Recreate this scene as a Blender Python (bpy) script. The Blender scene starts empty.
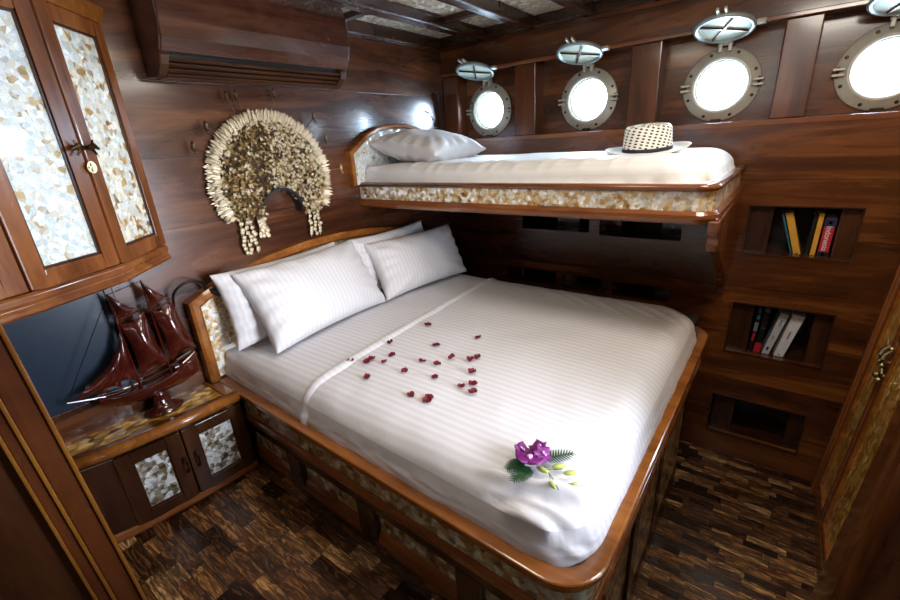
import bpy, bmesh, math, random
from mathutils import Vector, Matrix, noise
random.seed(7)
S = bpy.context.scene
COL = S.collection
PI = math.pi
XH, YW, ZC = -1.88, 2.493, 2.40       # head wall, window wall, ceiling

# ------------------------------------------------------------------ materials
def srgb(h):
    h = h.lstrip('#'); o = []
    for i in (0, 2, 4):
        c = int(h[i:i+2], 16)/255
        o.append(c/12.92 if c <= .04045 else ((c+.055)/1.055)**2.4)
    return (*o, 1)
class NT:
    def __init__(s, name):
        s.m = bpy.data.materials.new(name); s.m.use_nodes = True
        s.t = s.m.node_tree; s.b = s.t.nodes['Principled BSDF']; s.L = s.t.links
    def n(s, typ, **kw):
        x = s.t.nodes.new(typ)
        for k, v in kw.items():
            if k.startswith('i_'):
                key = k[2:]
                key = int(key) if key.isdigit() else key.replace('_', ' ')
                s.set(x.inputs[key], v)
            else: setattr(x, k, v)
        return x
    def set(s, inp, v):
        if isinstance(v, bpy.types.NodeSocket): s.L.new(v, inp)
        else: inp.default_value = v
    def math(s, op, a, b=0.0, c=0.0):
        x = s.t.nodes.new('ShaderNodeMath'); x.operation = op
        s.set(x.inputs[0], a); s.set(x.inputs[1], b); s.set(x.inputs[2], c)
        return x.outputs[0]
    def ramp(s, fac, stops, interp='LINEAR'):
        x = s.t.nodes.new('ShaderNodeValToRGB'); r = x.color_ramp; r.interpolation = interp
        while len(r.elements) < len(stops): r.elements.new(.5)
        for e, (p, c) in zip(r.elements, stops):
            e.position = p; e.color = srgb(c) if isinstance(c, str) else c
        s.set(x.inputs[0], fac); return x.outputs[0]
    def mix(s, fac, a, b, mode='MIX'):
        x = s.t.nodes.new('ShaderNodeMix'); x.data_type = 'RGBA'; x.blend_type = mode
        s.set(x.inputs[0], fac); s.set(x.inputs[6], a); s.set(x.inputs[7], b)
        return x.outputs[2]
    def coord(s, scale=(1, 1, 1)):
        tc = s.n('ShaderNodeTexCoord'); mp = s.n('ShaderNodeMapping')
        s.L.new(tc.outputs['Object'], mp.inputs[0]); mp.inputs['Scale'].default_value = scale
        return mp.outputs[0]
    def P(s, **kw):
        for k, v in kw.items(): s.set(s.b.inputs[k.replace('_', ' ')], v)
    def bump(s, h, strength=.3, dist=.01):
        b = s.n('ShaderNodeBump'); b.inputs['Strength'].default_value = strength
        b.inputs['Distance'].default_value = dist; s.L.new(h, b.inputs['Height'])
        s.L.new(b.outputs[0], s.b.inputs['Normal'])

def plain(name, col, rough=.5, metal=0., coat=0., **kw):
    t = NT(name)
    nz = t.n('ShaderNodeTexNoise', i_Vector=t.coord((30, 30, 30)), i_Scale=1.0)
    c = srgb(col)
    t.P(Base_Color=t.mix(nz.outputs[0], tuple(x*.85 for x in c[:3])+(1,), tuple(min(1, x*1.12) for x in c[:3])+(1,)),
        Roughness=rough, Metallic=metal, Coat_Weight=coat, **kw)
    return t.m

def wood(name, axis, dark, mid, light, rough=.28, coat=.4, plank=None, off=0.0):
    """grain runs along axis; plank=(across axis index, width) adds board seams and a tone per board"""
    t = NT(name)
    sc = [6, 6, 6]; sc[axis] = 1.1
    v = t.coord(tuple(sc))
    if plank:
        ax, w = plank
        sep = t.n('ShaderNodeSeparateXYZ'); tc = t.n('ShaderNodeTexCoord'); t.L.new(tc.outputs['Object'], sep.inputs[0])
        q = t.math('DIVIDE', t.math('ADD', sep.outputs[ax], off), w)
        idx = t.math('FLOOR', q); fr = t.math('FRACT', q)
        wn = t.n('ShaderNodeTexWhiteNoise', noise_dimensions='1D'); t.L.new(idx, wn.inputs['W'])
        add = t.n('ShaderNodeVectorMath', operation='ADD'); t.L.new(v, add.inputs[0])
        sc2 = t.n('ShaderNodeVectorMath', operation='SCALE'); t.L.new(wn.outputs['Color'], sc2.inputs[0]); sc2.inputs['Scale'].default_value = 20
        t.L.new(sc2.outputs[0], add.inputs[1]); v = add.outputs[0]
    n1 = t.n('ShaderNodeTexNoise', i_Vector=v, i_Scale=1.0, i_Detail=6.0, i_Roughness=.6, i_Distortion=1.4)
    sc = [60, 60, 60]; sc[axis] = 3
    n2 = t.n('ShaderNodeTexNoise', i_Vector=t.coord(tuple(sc)), i_Scale=1.0, i_Detail=3.0)
    f = t.math('ADD', t.math('MULTIPLY', n1.outputs[0], .8), t.math('MULTIPLY', n2.outputs[0], .2))
    if plank:
        f = t.math('ADD', f, t.math('MULTIPLY', t.math('SUBTRACT', wn.outputs['Value'], .5), .12))
    c = t.ramp(f, [(.30, dark), (.5, mid), (.72, light)])
    h = f
    if plank:
        edge = t.math('MINIMUM', fr, t.math('SUBTRACT', 1.0, fr))
        seam = t.math('LESS_THAN', edge, .0022/w)
        c = t.mix(t.math('MULTIPLY', seam, .55), c, srgb('1a0b06'))
        h = t.math('SUBTRACT', t.math('MULTIPLY', f, .4), t.math('MULTIPLY', seam, .6))
    t.P(Base_Color=c, Roughness=t.math('ADD', t.math('MULTIPLY', n1.outputs[0], .14), rough-.07), Coat_Weight=coat, Coat_Roughness=.12)
    t.bump(h, .25, .002)
    return t.m

def shell(name, stops, scale=42, seam='3a2a18', rough=.3, stretch=(1, 1, 1), spec=.5, tilt=.45):
    t = NT(name)
    v = t.coord(stretch)
    nz = t.n('ShaderNodeTexNoise', i_Vector=v, i_Scale=scale*1.1, i_Detail=2.0)
    av = t.n('ShaderNodeVectorMath', operation='SCALE'); t.L.new(nz.outputs['Color'], av.inputs[0]); av.inputs['Scale'].default_value = .5/scale
    ad = t.n('ShaderNodeVectorMath', operation='ADD'); t.L.new(v, ad.inputs[0]); t.L.new(av.outputs[0], ad.inputs[1])
    vo = t.n('ShaderNodeTexVoronoi', i_Vector=ad.outputs[0], i_Scale=scale, distance='EUCLIDEAN')
    vf = t.n('ShaderNodeTexVoronoi', i_Vector=ad.outputs[0], i_Scale=scale, distance='EUCLIDEAN', feature='F2')
    ed = t.math('SUBTRACT', vf.outputs['Distance'], vo.outputs['Distance'])
    sp = t.n('ShaderNodeSeparateColor'); t.L.new(vo.outputs['Color'], sp.inputs[0])
    mp2 = t.n('ShaderNodeMapping'); t.L.new(ad.outputs[0], mp2.inputs[0]); mp2.inputs['Rotation'].default_value = (.7, .5, .9); mp2.inputs['Location'].default_value = (.3, .1, .2)
    vo2 = t.n('ShaderNodeTexVoronoi', i_Vector=mp2.outputs[0], i_Scale=scale*.8)
    sp2 = t.n('ShaderNodeSeparateColor'); t.L.new(vo2.outputs['Color'], sp2.inputs[0])
    big = t.n('ShaderNodeTexNoise', i_Vector=v, i_Scale=7.0, i_Detail=2.0)
    iri = t.n('ShaderNodeTexNoise', i_Vector=v, i_Scale=scale*1.6, i_Detail=3.0, i_Distortion=2.0)
    f = t.math('ADD', t.math('ADD', t.math('MULTIPLY_ADD', sp.outputs[0], .36, t.math('MULTIPLY', sp2.outputs[0], .36)), t.math('MULTIPLY', big.outputs[0], .26)), t.math('MULTIPLY', iri.outputs[0], .14))
    c = t.ramp(f, stops)
    k = t.ramp(ed, [(0.0, (0, 0, 0, 1)), (.05, (1, 1, 1, 1))])
    c = t.mix(k, t.mix(.4, c, srgb(seam)), c)
    # every flake lies at its own slight tilt
    g = t.n('ShaderNodeNewGeometry')
    s1 = t.n('ShaderNodeVectorMath', operation='SUBTRACT'); mxn = t.n('ShaderNodeVectorMath', operation='ADD'); t.L.new(vo.outputs['Color'], mxn.inputs[0]); t.L.new(vo2.outputs['Color'], mxn.inputs[1]); t.L.new(mxn.outputs[0], s1.inputs[0]); s1.inputs[1].default_value = (1, 1, 1)
    s2 = t.n('ShaderNodeVectorMath', operation='SCALE'); t.L.new(s1.outputs[0], s2.inputs[0]); s2.inputs['Scale'].default_value = tilt
    s3 = t.n('ShaderNodeVectorMath', operation='ADD'); t.L.new(g.outputs['Normal'], s3.inputs[0]); t.L.new(s2.outputs[0], s3.inputs[1])
    s4 = t.n('ShaderNodeVectorMath', operation='NORMALIZE'); t.L.new(s3.outputs[0], s4.inputs[0])
    t.L.new(s4.outputs[0], t.b.inputs['Normal'])
    t.P(Base_Color=c, Roughness=rough, Coat_Weight=.5, Coat_Roughness=.08, Specular_IOR_Level=spec)
    return t.m

def linen(name, axis=1, pitch=.016, col='eeeae4', amp=.09, wr=.5):
    t = NT(name)
    sep = t.n('ShaderNodeSeparateXYZ'); t.L.new(t.coord(), sep.inputs[0])
    sn = t.math('SINE', t.math('MULTIPLY', sep.outputs[axis], 2*PI/pitch))
    st = t.math('MULTIPLY_ADD', sn, .5, .5)
    c = srgb(col)
    t.P(Base_Color=t.mix(st, tuple(x*(1-amp) for x in c[:3])+(1,), c), Roughness=t.math('MULTIPLY_ADD', st, -.25, .75), Sheen_Weight=.15)
    w = t.n('ShaderNodeTexNoise', i_Vector=t.coord(), i_Scale=7.0, i_Detail=4.0, i_Distortion=.6)
    fine = t.n('ShaderNodeTexNoise', i_Vector=t.coord(), i_Scale=400.0)
    h = t.math('ADD', t.math('MULTIPLY', w.outputs[0], wr), t.math('ADD', t.math('MULTIPLY', st, .05), t.math('MULTIPLY', fine.outputs[0], .01)))
    t.bump(h, .55, .012)
    return t.m

def strip_floor(name, row, length):
    t = NT(name)
    sep = t.n('ShaderNodeSeparateXYZ'); t.L.new(t.coord(), sep.inputs[0])
    r = t.math('FLOOR', t.math('DIVIDE', sep.outputs[1], row)); fr = t.math('FRACT', t.math('DIVIDE', sep.outputs[1], row))
    w1 = t.n('ShaderNodeTexWhiteNoise', noise_dimensions='1D'); t.L.new(r, w1.inputs['W'])
    ln = t.math('MULTIPLY_ADD', w1.outputs['Value'], length*.8, length*.6)
    u = t.math('ADD', t.math('DIVIDE', sep.outputs[0], ln), t.math('MULTIPLY', w1.outputs['Value'], 17.0))
    c_ = t.math('FLOOR', u); fu = t.math('FRACT', u)
    cb = t.n('ShaderNodeCombineXYZ'); t.L.new(r, cb.inputs[0]); t.L.new(c_, cb.inputs[1])
    w2 = t.n('ShaderNodeTexWhiteNoise', noise_dimensions='3D'); t.L.new(cb.outputs[0], w2.inputs['Vector'])
    sc = t.n('ShaderNodeVectorMath', operation='SCALE'); t.L.new(w2.outputs['Color'], sc.inputs[0]); sc.inputs['Scale'].default_value = 9
    ad = t.n('ShaderNodeVectorMath', operation='ADD'); t.L.new(t.coord((9, 60, 20)), ad.inputs[0]); t.L.new(sc.outputs[0], ad.inputs[1])
    g = t.n('ShaderNodeTexNoise', i_Vector=ad.outputs[0], i_Scale=1.0, i_Detail=5.0, i_Distortion=1.8, i_Roughness=.62)
    base = t.ramp(w2.outputs['Value'], [(0, '3e2a1e'), (.25, '664830'), (.5, '8a6648'), (.7, 'b48658'), (.88, 'dcb07a'), (1, 'f4d8a4')])
    gr = t.ramp(g.outputs[0], [(.36, '140e0a'), (.46, '5a4636'), (.54, 'a08870'), (.63, 'fff4dc')])
    c = t.mix(.92, base, gr, 'MULTIPLY')
    e = t.math('MINIMUM', t.math('MULTIPLY', t.math('MINIMUM', fr, t.math('SUBTRACT', 1.0, fr)), row),
               t.math('MULTIPLY', t.math('MINIMUM', fu, t.math('SUBTRACT', 1.0, fu)), length))
    seam = t.math('LESS_THAN', e, .0016)
    c = t.mix(t.math('MULTIPLY', seam, .8), c, srgb('0c0604'))
    t.P(Base_Color=c, Roughness=t.math('MULTIPLY_ADD', w2.outputs['Value'], .2, .22), Coat_Weight=.35, Coat_Roughness=.15)
    t.bump(t.math('SUBTRACT', t.math('MULTIPLY', g.outputs[0], .4), seam), .35, .002)
    return t.m

M = {}
M['wall_y'] = wood('wall_wood_y', 1, '24130b', '462617', '754629', .25, .5, (2, .262), .03)
M['wall_x'] = wood('wall_wood_x', 0, '2c1609', '562d12', '8e5426', .27, .4, (2, .262), .03)
M['wood_x'] = wood('trim_wood_x', 0, '4c2813', '7e4722', 'a26838', .25, .5)
M['wood_y'] = wood('trim_wood_y', 1, '4c2813', '7e4722', 'a26838', .25, .5)
M['wood_z'] = wood('trim_wood_z', 2, '4a2712', '7a4420', 'a06436', .25, .5)
M['dark_x'] = wood('dark_wood_x', 0, '24130a', '3c2010', '58341c', .28, .4)
M['dark_y'] = wood('dark_wood_y', 1, '24130a', '3c2010', '58341c', .28, .4)
M['dark_z'] = wood('dark_wood_z', 2, '24130a', '3c2010', '58341c', .28, .4)
M['post_z'] = wood('post_wood_z', 2, '30180b', '582c14', '7c4622', .3, .45)
M['rim'] = wood('bed_rim_wood', 0, '583012', '8c5220', 'b07230', .22, .6)
M['ship'] = wood('ship_wood', 1, '2a0c08', '42130c', '5a2113', .16, .9)
M['shell_white'] = shell('shell_white', [(.2, 'a8946c'), (.32, 'd0b488'), (.40, 'd4d8cc'), (.5, 'eef2f0'), (.6, 'bccccf'), (.68, 'f4f8f8'), (.8, 'd8d4c4')], 56, 'a8a490')
M['shell_honey'] = shell('shell_honey', [(.2, '8a6434'), (.34, 'c8975a'), (.44, 'd8c8a4'), (.54, 'eef0ea'), (.64, 'c4ccc8'), (.8, 'e8dcc0')], 56, 'a08858')
M['shell_gold'] = shell('shell_gold', [(.2, '54391a'), (.38, '8c6a38'), (.52, 'ac8a54'), (.62, '9c937c'), (.78, 'd0c6a8')], 46)
M['shell_bunk'] = shell('shell_bunk', [(.2, 'a07c44'), (.36, 'c8a264'), (.5, 'dcc79a'), (.6, 'd2d0c4'), (.72, 'fcfaf4')], 62, '6a5030')
M['shell_grey'] = shell('shell_grey', [(.22, '40382a'), (.4, '7a6c54'), (.52, 'a09a8a'), (.62, 'c8d0d4'), (.75, 'ecf0f0')], 62)
M['shell_amber'] = shell('shell_amber', [(.2, '5c3a0c'), (.42, '9a6a1e'), (.6, 'c4923c'), (.85, 'e6c684')], 55, '4a300e', stretch=(1, .6, 1))
M['shell_wardrobe'] = shell('shell_wardrobe', [(.2, '84561c'), (.42, 'b4822e'), (.62, 'cc9c4c'), (.85, 'e8c888')], 80, '6a4c20', stretch=(1, 1, .6), tilt=.2)
M['shell_ceiling'] = shell('shell_ceiling', [(.2, '7a5a30'), (.36, 'c8a878'), (.5, 'ece6cc'), (.6, 'c89c70'), (.75, 'fcf8ec')], 60, '5a4428')
M['sheet'] = linen('striped_sheet', 1, .027, 'dcdade', .13)
M['sheet2'] = linen('folded_sheet', 1, .027, 'dcdade', .09)
M['pillow'] = linen('pillow_cotton', 1, .0215, 'f1eee9', .05, .7)
M['floor'] = strip_floor('floor_mosaic', .036, .16)
M['floor_left'] = strip_floor('step_mosaic', .05, .16)
M['brass'] = plain('aged_brass', 'b8a878', .3, 1)
M['chrome'] = plain('nickel_ring', 'c8c4b8', .4, .2)
M['bronze'] = plain('dark_bronze', '4a3626', .35, 1)
M['cover_green'] = plain('cover_inside', 'c4ccb8', .5)
M['cover_rim'] = plain('cover_rim', '9cabac', .35, .3)
M['black'] = plain('black_plastic', '0c0c0e', .35)
M['mirror'] = plain('blue_panel', '223040', .3, 0, .3)
M['red'] = plain('petal_red', '6e0a20', .5)
M['purple'] = plain('orchid_purple', '6c1268', .5)
M['pink'] = plain('orchid_pale', 'd9a0d8', .5)
M['green'] = plain('leaf_green', '1f4424', .5)
M['bud'] = plain('bud_green', 'a9b45c', .5)
M['stem'] = plain('stem_green', '4c5a30', .5)
M['hat'] = plain('hat_white', 'e9e6dc', .7)
M['band'] = plain('hat_band', '10182a', .6)
M['hatdark'] = plain('weave_gap', '3a342a', .8)
M['cream'] = plain('fringe_cream', 'd8c6a4', .4, .3)
M['gilt'] = plain('gilt', 'a88a54', .36, .55)
M['gilt_dark'] = plain('gilt_brown', '4a3620', .5, .4)
for n, c in dict(yellow='dca63c', navy='14284c', bookred='c02838', bookblack='101216', paper='d6d2c8', bwhite='c9cad0', label='e8e8ee', teal='2c6c7c', grey='7a7e88').items():
    M[n] = plain('book_' + n, c, .45)
def glass_mat():
    t = NT('porthole_glass')
    tr = t.n('ShaderNodeBsdfTransparent'); gl = t.n('ShaderNodeBsdfGlossy'); gl.inputs['Roughness'].default_value = .03
    mx = t.n('ShaderNodeMixShader'); mx.inputs[0].default_value = .06
    t.L.new(tr.outputs[0], mx.inputs[1]); t.L.new(gl.outputs[0], mx.inputs[2])
    out = [n for n in t.t.nodes if n.type == 'OUTPUT_MATERIAL'][0]
    t.L.new(mx.outputs[0], out.inputs[0]); return t.m
M['glass'] = glass_mat()

# ------------------------------------------------------------------ mesh helpers
class MB:
    def __init__(s): s.bm = bmesh.new()
    def face(s, vs):
        try: return s.bm.faces.new(vs)
        except ValueError: return None
    def box(s, x0, x1, y0, y1, z0, z1, mat=None):
        vs = [s.bm.verts.new((x, y, z)) for x in (x0, x1) for y in (y0, y1) for z in (z0, z1)]
        if mat: 
            for v in vs: v.co = mat @ v.co
        for f in ((0, 1, 3, 2), (4, 6, 7, 5), (0, 4, 5, 1), (2, 3, 7, 6), (0, 2, 6, 4), (1, 5, 7, 3)):
            s.face([vs[i] for i in f])
        return s
    def grid(s, rows, closed_u=False, closed_v=False):
        R_ = [[s.bm.verts.new(p) for p in r] for r in rows]
        n, m = len(R_), len(R_[0])
        for i in range(n if closed_v else n-1):
            for j in range(m if closed_u else m-1):
                s.face([R_[i][j], R_[i][(j+1) % m], R_[(i+1) % n][(j+1) % m], R_[(i+1) % n][j]])
        return R_
    def prism(s, poly, dirv):
        """closed polygon (3D points) pushed along dirv"""
        d = Vector(dirv)
        a = [s.bm.verts.new(p) for p in poly]; b = [s.bm.verts.new(Vector(p)+d) for p in poly]
        s.face(a[::-1]); s.face(b); n = len(a)
        for i in range(n): s.face([a[i], a[(i+1) % n], b[(i+1) % n], b[i]])
        return s
    def tube(s, pts, r, seg=8, cap=True):
        pts = [Vector(p) for p in pts]; rows = []
        up = Vector((0, 0, 1))
        for i, p in enumerate(pts):
            d = (pts[min(i+1, len(pts)-1)]-pts[max(i-1, 0)]).normalized()
            u = d.cross(up)
            if u.length < .05: u = d.cross(Vector((1, 0, 0)))
            u.normalize(); w = d.cross(u).normalized()
            rr = r[i] if isinstance(r, (list, tuple)) else r
            rows.append([p+u*rr*math.cos(a)+w*rr*math.sin(a) for a in [2*PI*k/seg for k in range(seg)]])
        R_ = s.grid(rows, closed_u=True)
        if cap: s.face(R_[0][::-1]); s.face(R_[-1])
        return s
    def lathe(s, prof, mat=Matrix(), seg=32, cap=True):
        """profile of (r, h) about local z"""
        rows = [[mat @ Vector((r*math.cos(2*PI*k/seg), r*math.sin(2*PI*k/seg), h)) for k in range(seg)] for r, h in prof]
        R_ = s.grid(rows, closed_u=True)
        if cap:
            s.face(R_[0][::-1]); s.face(R_[-1])
        return s
    def sweep(s, path, prof, closed=False, profclosed=True):
        """path of (x,y); prof of (outward offset, z). outward = right-hand side of the direction of travel"""
        P = [Vector((p[0], p[1])) for p in path]; n = len(P); rows = []
        for i in range(n):
            a = P[(i-1) % n] if (closed or i > 0) else None
            c = P[(i+1) % n] if (closed or i < n-1) else None
            t1 = (P[i]-a).normalized() if a is not None else None
            t2 = (c-P[i]).normalized() if c is not None else None
            if t1 is None: t1 = t2
            if t2 is None: t2 = t1
            n1 = Vector((t1.y, -t1.x)); n2 = Vector((t2.y, -t2.x))
            b = (n1+n2).normalized(); k = 1/max(.3, b.dot(n1))
            rows.append([(P[i].x+b.x*k*o, P[i].y+b.y*k*o, z) for o, z in prof])
        R_ = s.grid(rows, closed_u=profclosed, closed_v=closed)
        if not closed and profclosed: s.face(R_[0][::-1]); s.face(R_[-1])
        return s
    def ico(s, c, r, sub=1, scale=(1, 1, 1), rot=None):
        m = Matrix.Translation(c) @ (rot or Matrix()) @ Matrix.Diagonal((*[r*k for k in scale], 1))
        bmesh.ops.create_icosphere(s.bm, subdivisions=sub, radius=1, matrix=m); return s
    def apply(s, f):
        for v in s.bm.verts: v.co = Vector(f(v.co))
        return s
    def build(s, name, mat, parent=None, bevel=0, smooth=False, subsurf=0, weld=False):
        bmesh.ops.remove_doubles(s.bm, verts=s.bm.verts, dist=1e-5)
        bmesh.ops.recalc_face_normals(s.bm, faces=s.bm.faces)
        me = bpy.data.meshes.new(name); s.bm.to_mesh(me); s.bm.free()
        mats = mat if isinstance(mat, list) else [mat]
        for m in mats: me.materials.append(M[m] if isinstance(m, str) else m)
        if smooth: me.shade_smooth()
        o = bpy.data.objects.new(name, me); COL.objects.link(o)
        if parent is not None:
            o.parent = parent; o.matrix_parent_inverse = parent['_inv'] if False else parent_world(parent).inverted()
        if bevel:
            b = o.modifiers.new('bevel', 'BEVEL'); b.width = bevel; b.segments = 2; b.limit_method = 'ANGLE'; b.angle_limit = .7
            if smooth is False and bevel > .003: pass
        if subsurf:
            q = o.modifiers.new('sub', 'SUBSURF'); q.levels = subsurf; q.render_levels = subsurf
        return o
def parent_world(p):
    m = p.matrix_basis.copy()
    if p.parent is not None: m = parent_world(p.parent) @ p.matrix_parent_inverse @ m
    return m
def tag(o, label=None, cat=None, group=None, kind=None):
    if label: o['label'] = label
    if cat: o['category'] = cat
    if group: o['group'] = group
    if kind: o['kind'] = kind
    return o
def thing(name, label, cat, loc=(0, 0, 0), group=None, mat=None):
    o = bpy.data.objects.new(name, None); COL.objects.link(o)
    o.empty_display_size = .1
    o.location = loc
    if mat is not None: o.matrix_basis = mat
    return tag(o, label, cat, group)
def struct(name, mb, mat, bevel=0, **k):
    return tag(mb.build(name, mat, bevel=bevel, **k), kind='structure')
def copy_tree(o, parent=None):
    c = o.copy(); COL.objects.link(c)
    if parent is not None: c.parent = parent
    for ch in [x for x in list(COL.objects) if x.parent == o]: copy_tree(ch, c)
    return c
def rpoly(pts, rad, seg=10):
    """open polyline with rounded inner corners"""
    out = [Vector(pts[0])]
    for i in range(1, len(pts)-1):
        p = Vector(pts[i]); a = (Vector(pts[i-1])-p).normalized(); b = (Vector(pts[i+1])-p).normalized()
        r = rad[i] if isinstance(rad, (list, tuple)) else rad
        ang = a.angle(b); d = r/math.tan(ang/2)
        p1 = p+a*d; p2 = p+b*d; cc = p+(a+b).normalized()*(r/math.sin(ang/2))
        a1 = math.atan2(p1.y-cc.y, p1.x-cc.x); a2 = math.atan2(p2.y-cc.y, p2.x-cc.x)
        da = (a2-a1+PI) % (2*PI)-PI
        for k in range(seg+1):
            q = a1+da*k/seg; out.append(Vector((cc.x+r*math.cos(q), cc.y+r*math.sin(q))))
    out.append(Vector(pts[-1])); return out
def frame_panel(parent, origin, udir, w, z0, z1, stile, rail, thick, frame_name, frame_mat, panel_mat, panel_name='shell_panel', rails=True, recess=.012):
    """door leaf: frame with a recessed shell panel. origin (x,y), udir unit horizontal; outward = right of udir"""
    u = Vector((udir[0], udir[1], 0)).normalized(); nrm = Vector((u.y, -u.x, 0)); o = Vector((origin[0], origin[1], 0))
    def bx(mb, u0, u1, a, b, d0, d1):
        m = Matrix((u.to_4d(), nrm.to_4d(), (0, 0, 1, 0), (0, 0, 0, 1))).transposed()
        m[3][3] = 1; m = Matrix.Translation(o) @ Matrix(((u.x, nrm.x, 0, 0), (u.y, nrm.y, 0, 0), (0, 0, 1, 0), (0, 0, 0, 1)))
        mb.box(u0, u1, d0, d1, a, b, m)
    f = MB()
    bx(f, 0, stile, z0, z1, 0, thick); bx(f, w-stile, w, z0, z1, 0, thick)
    bx(f, stile, w-stile, z0, z0+rail, 0, thick); bx(f, stile, w-stile, z1-rail, z1, 0, thick)
    fo = f.build(frame_name, frame_mat, parent, bevel=.004)
    # thin bead round the panel
    b = MB(); s_, t_ = stile, rail; e = .007
    bx(b, s_, s_+e, z0+t_, z1-t_, 0, thick-.004); bx(b, w-s_-e, w-s_, z0+t_, z1-t_, 0, thick-.004)
    bx(b, s_+e, w-s_-e, z0+t_, z0+t_+e, 0, thick-.004); bx(b, s_+e, w-s_-e, z1-t_-e, z1-t_, 0, thick-.004)
    b.build('bead', 'dark_z', fo)
    p = MB(); bx(p, s_+e, w-s_-e, z0+t_+e, z1-t_-e, .002, thick-recess)
    p.build(panel_name, panel_mat, fo)
    return fo

# ------------------------------------------------------------------ room shell
# floors
struct('floor', MB().box(XH-.1, .9, -1.3, 2.95, -.06, 0), 'floor')
st = struct('floor_platform', MB().box(XH, -.30, -1.3, .70, 0.0, .49), 'floor_left')
struct('trim_1', MB().box(-.30, -.28, -1.3, .62, 0, .495), 'dark_y', bevel=.003)
# head wall
struct('wall_head', MB().box(XH-.08, XH, -1.3, 2.90, -.02, 2.5), 'wall_y')
# window wall with its recesses: a grid of cells, openings left out
OPEN = [(-.09, .305, 1.195, 1.42), (-.09, .305, .655, .93), (-.105, .30, .142, .378),
        (-1.30, -.86, 1.235, 1.36), (-.80, -.37, 1.225, 1.35),
        (-1.42, -1.06, .875, .965), (-1.02, -.74, .872, .960), (-.70, -.39, .872, .955)]
xs = sorted({XH, .75} | {v for o in OPEN for v in o[:2]}); zs = sorted({-.02, 1.80} | {v for o in OPEN for v in o[2:]})
w = MB()
for i in range(len(xs)-1):
    for j in range(len(zs)-1):
        cx, cz = (xs[i]+xs[i+1])/2, (zs[j]+zs[j+1])/2
        if any(a < cx < b and c < cz < d for a, b, c, d in OPEN): continue
        def fr(ax, az):
            q = w.bm.verts.new
        a, b, c, d = xs[i], xs[i+1], zs[j], zs[j+1]
        w.face([w.bm.verts.new(p) for p in ((a, YW, c), (b, YW, c), (b, YW, d), (a, YW, d))])
for a, b, c, d in OPEN:   # reveals of the openings
    T = YW+.03
    for q in (((a, YW, c), (b, YW, c), (b, T, c), (a, T, c)), ((a, YW, d), (b, YW, d), (b, T, d), (a, T, d)),
              ((a, YW, c), (a, YW, d), (a, T, d), (a, T, c)), ((b, YW, c), (b, YW, d), (b, T, d), (b, T, c))):
        w.face([w.bm.verts.new(p) for p in q])
struct('wall_window', w, 'wall_x')
# cavity behind the openings: back, shelf floors and hull ribs
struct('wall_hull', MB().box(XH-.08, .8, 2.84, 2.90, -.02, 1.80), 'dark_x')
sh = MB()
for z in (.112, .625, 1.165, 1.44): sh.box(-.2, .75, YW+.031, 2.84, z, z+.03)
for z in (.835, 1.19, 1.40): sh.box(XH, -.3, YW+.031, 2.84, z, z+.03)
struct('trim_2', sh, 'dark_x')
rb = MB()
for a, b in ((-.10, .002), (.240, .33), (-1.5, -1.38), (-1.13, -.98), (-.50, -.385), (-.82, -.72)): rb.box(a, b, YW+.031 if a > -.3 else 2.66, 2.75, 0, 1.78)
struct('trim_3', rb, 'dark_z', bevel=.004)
# thin lips round the open shelves
lp = MB()
for a, b, c, d in OPEN[:3]:
    lp.box(a-.006, b+.006, YW-.004, YW+.004, c-.006, c); lp.box(a-.006, b+.006, YW-.004, YW+.004, d, d+.006)
    lp.box(a-.006, a, YW-.004, YW+.004, c, d); lp.box(b, b+.006, YW-.004, YW+.004, c, d)
struct('trim_4', lp, 'dark_x')
# sill, header, posts
struct('trim_5', MB().box(XH, .75, YW-.002, 2.92, 1.775, 1.80), 'wood_x', bevel=.003)
struct('trim_6', MB().box(XH, .75, YW-.012, 2.66, 2.182, 2.50), 'wall_x', bevel=.006)
struct('trim_7', MB().box(XH, .75, YW-.022, YW-.012, 2.182, 2.20), 'wood_x', bevel=.003)
POSTS = [(XH, -1.765), (-1.35, -1.215), (-.695, -.555), (-.085, .04), (.50, .75)]
for i, (a, b) in enumerate(POSTS):
    struct('trim_%d' % (8+i), MB().box(a, b, YW-.001, 2.62, 1.80, 2.183), 'post_z', bevel=.006)
# hull planking with a round hole in each bay
PORT = [-1.585, -.938, -.300, .270]; PZ = 1.965; YP = 2.60; RH = .118
hp = MB()
def holed(x0, x1, z0, z1, cx, cz, r, y, n=64):
    ang = [2*PI*k/n for k in range(n)]
    for c in ((x0, z0), (x1, z0), (x1, z1), (x0, z1)): ang.append(math.atan2(c[1]-cz, c[0]-cx) % (2*PI))
    ang = sorted(set(round(a, 6) for a in ang)); inn, outr = [], []
    for a in ang:
        dx, dz = math.cos(a), math.sin(a)
        t = min([(x1-cx)/dx if dx > 1e-9 else 9, (x0-cx)/dx if dx < -1e-9 else 9, (z1-cz)/dz if dz > 1e-9 else 9, (z0-cz)/dz if dz < -1e-9 else 9])
        inn.append((cx+dx*r, y, cz+dz*r)); outr.append((cx+dx*t, y, cz+dz*t))
    hp.grid([outr, inn, [(p[0], y+.10, p[2]) for p in inn]], closed_u=True)
edges = [XH-.08, -1.27, -.62, -.02, .8]
for i, cx in enumerate(PORT): holed(edges[i], edges[i+1], 1.78, 2.25, cx, PZ, RH, YP)
struct('wall_porthole', hp, 'wall_x')

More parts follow.
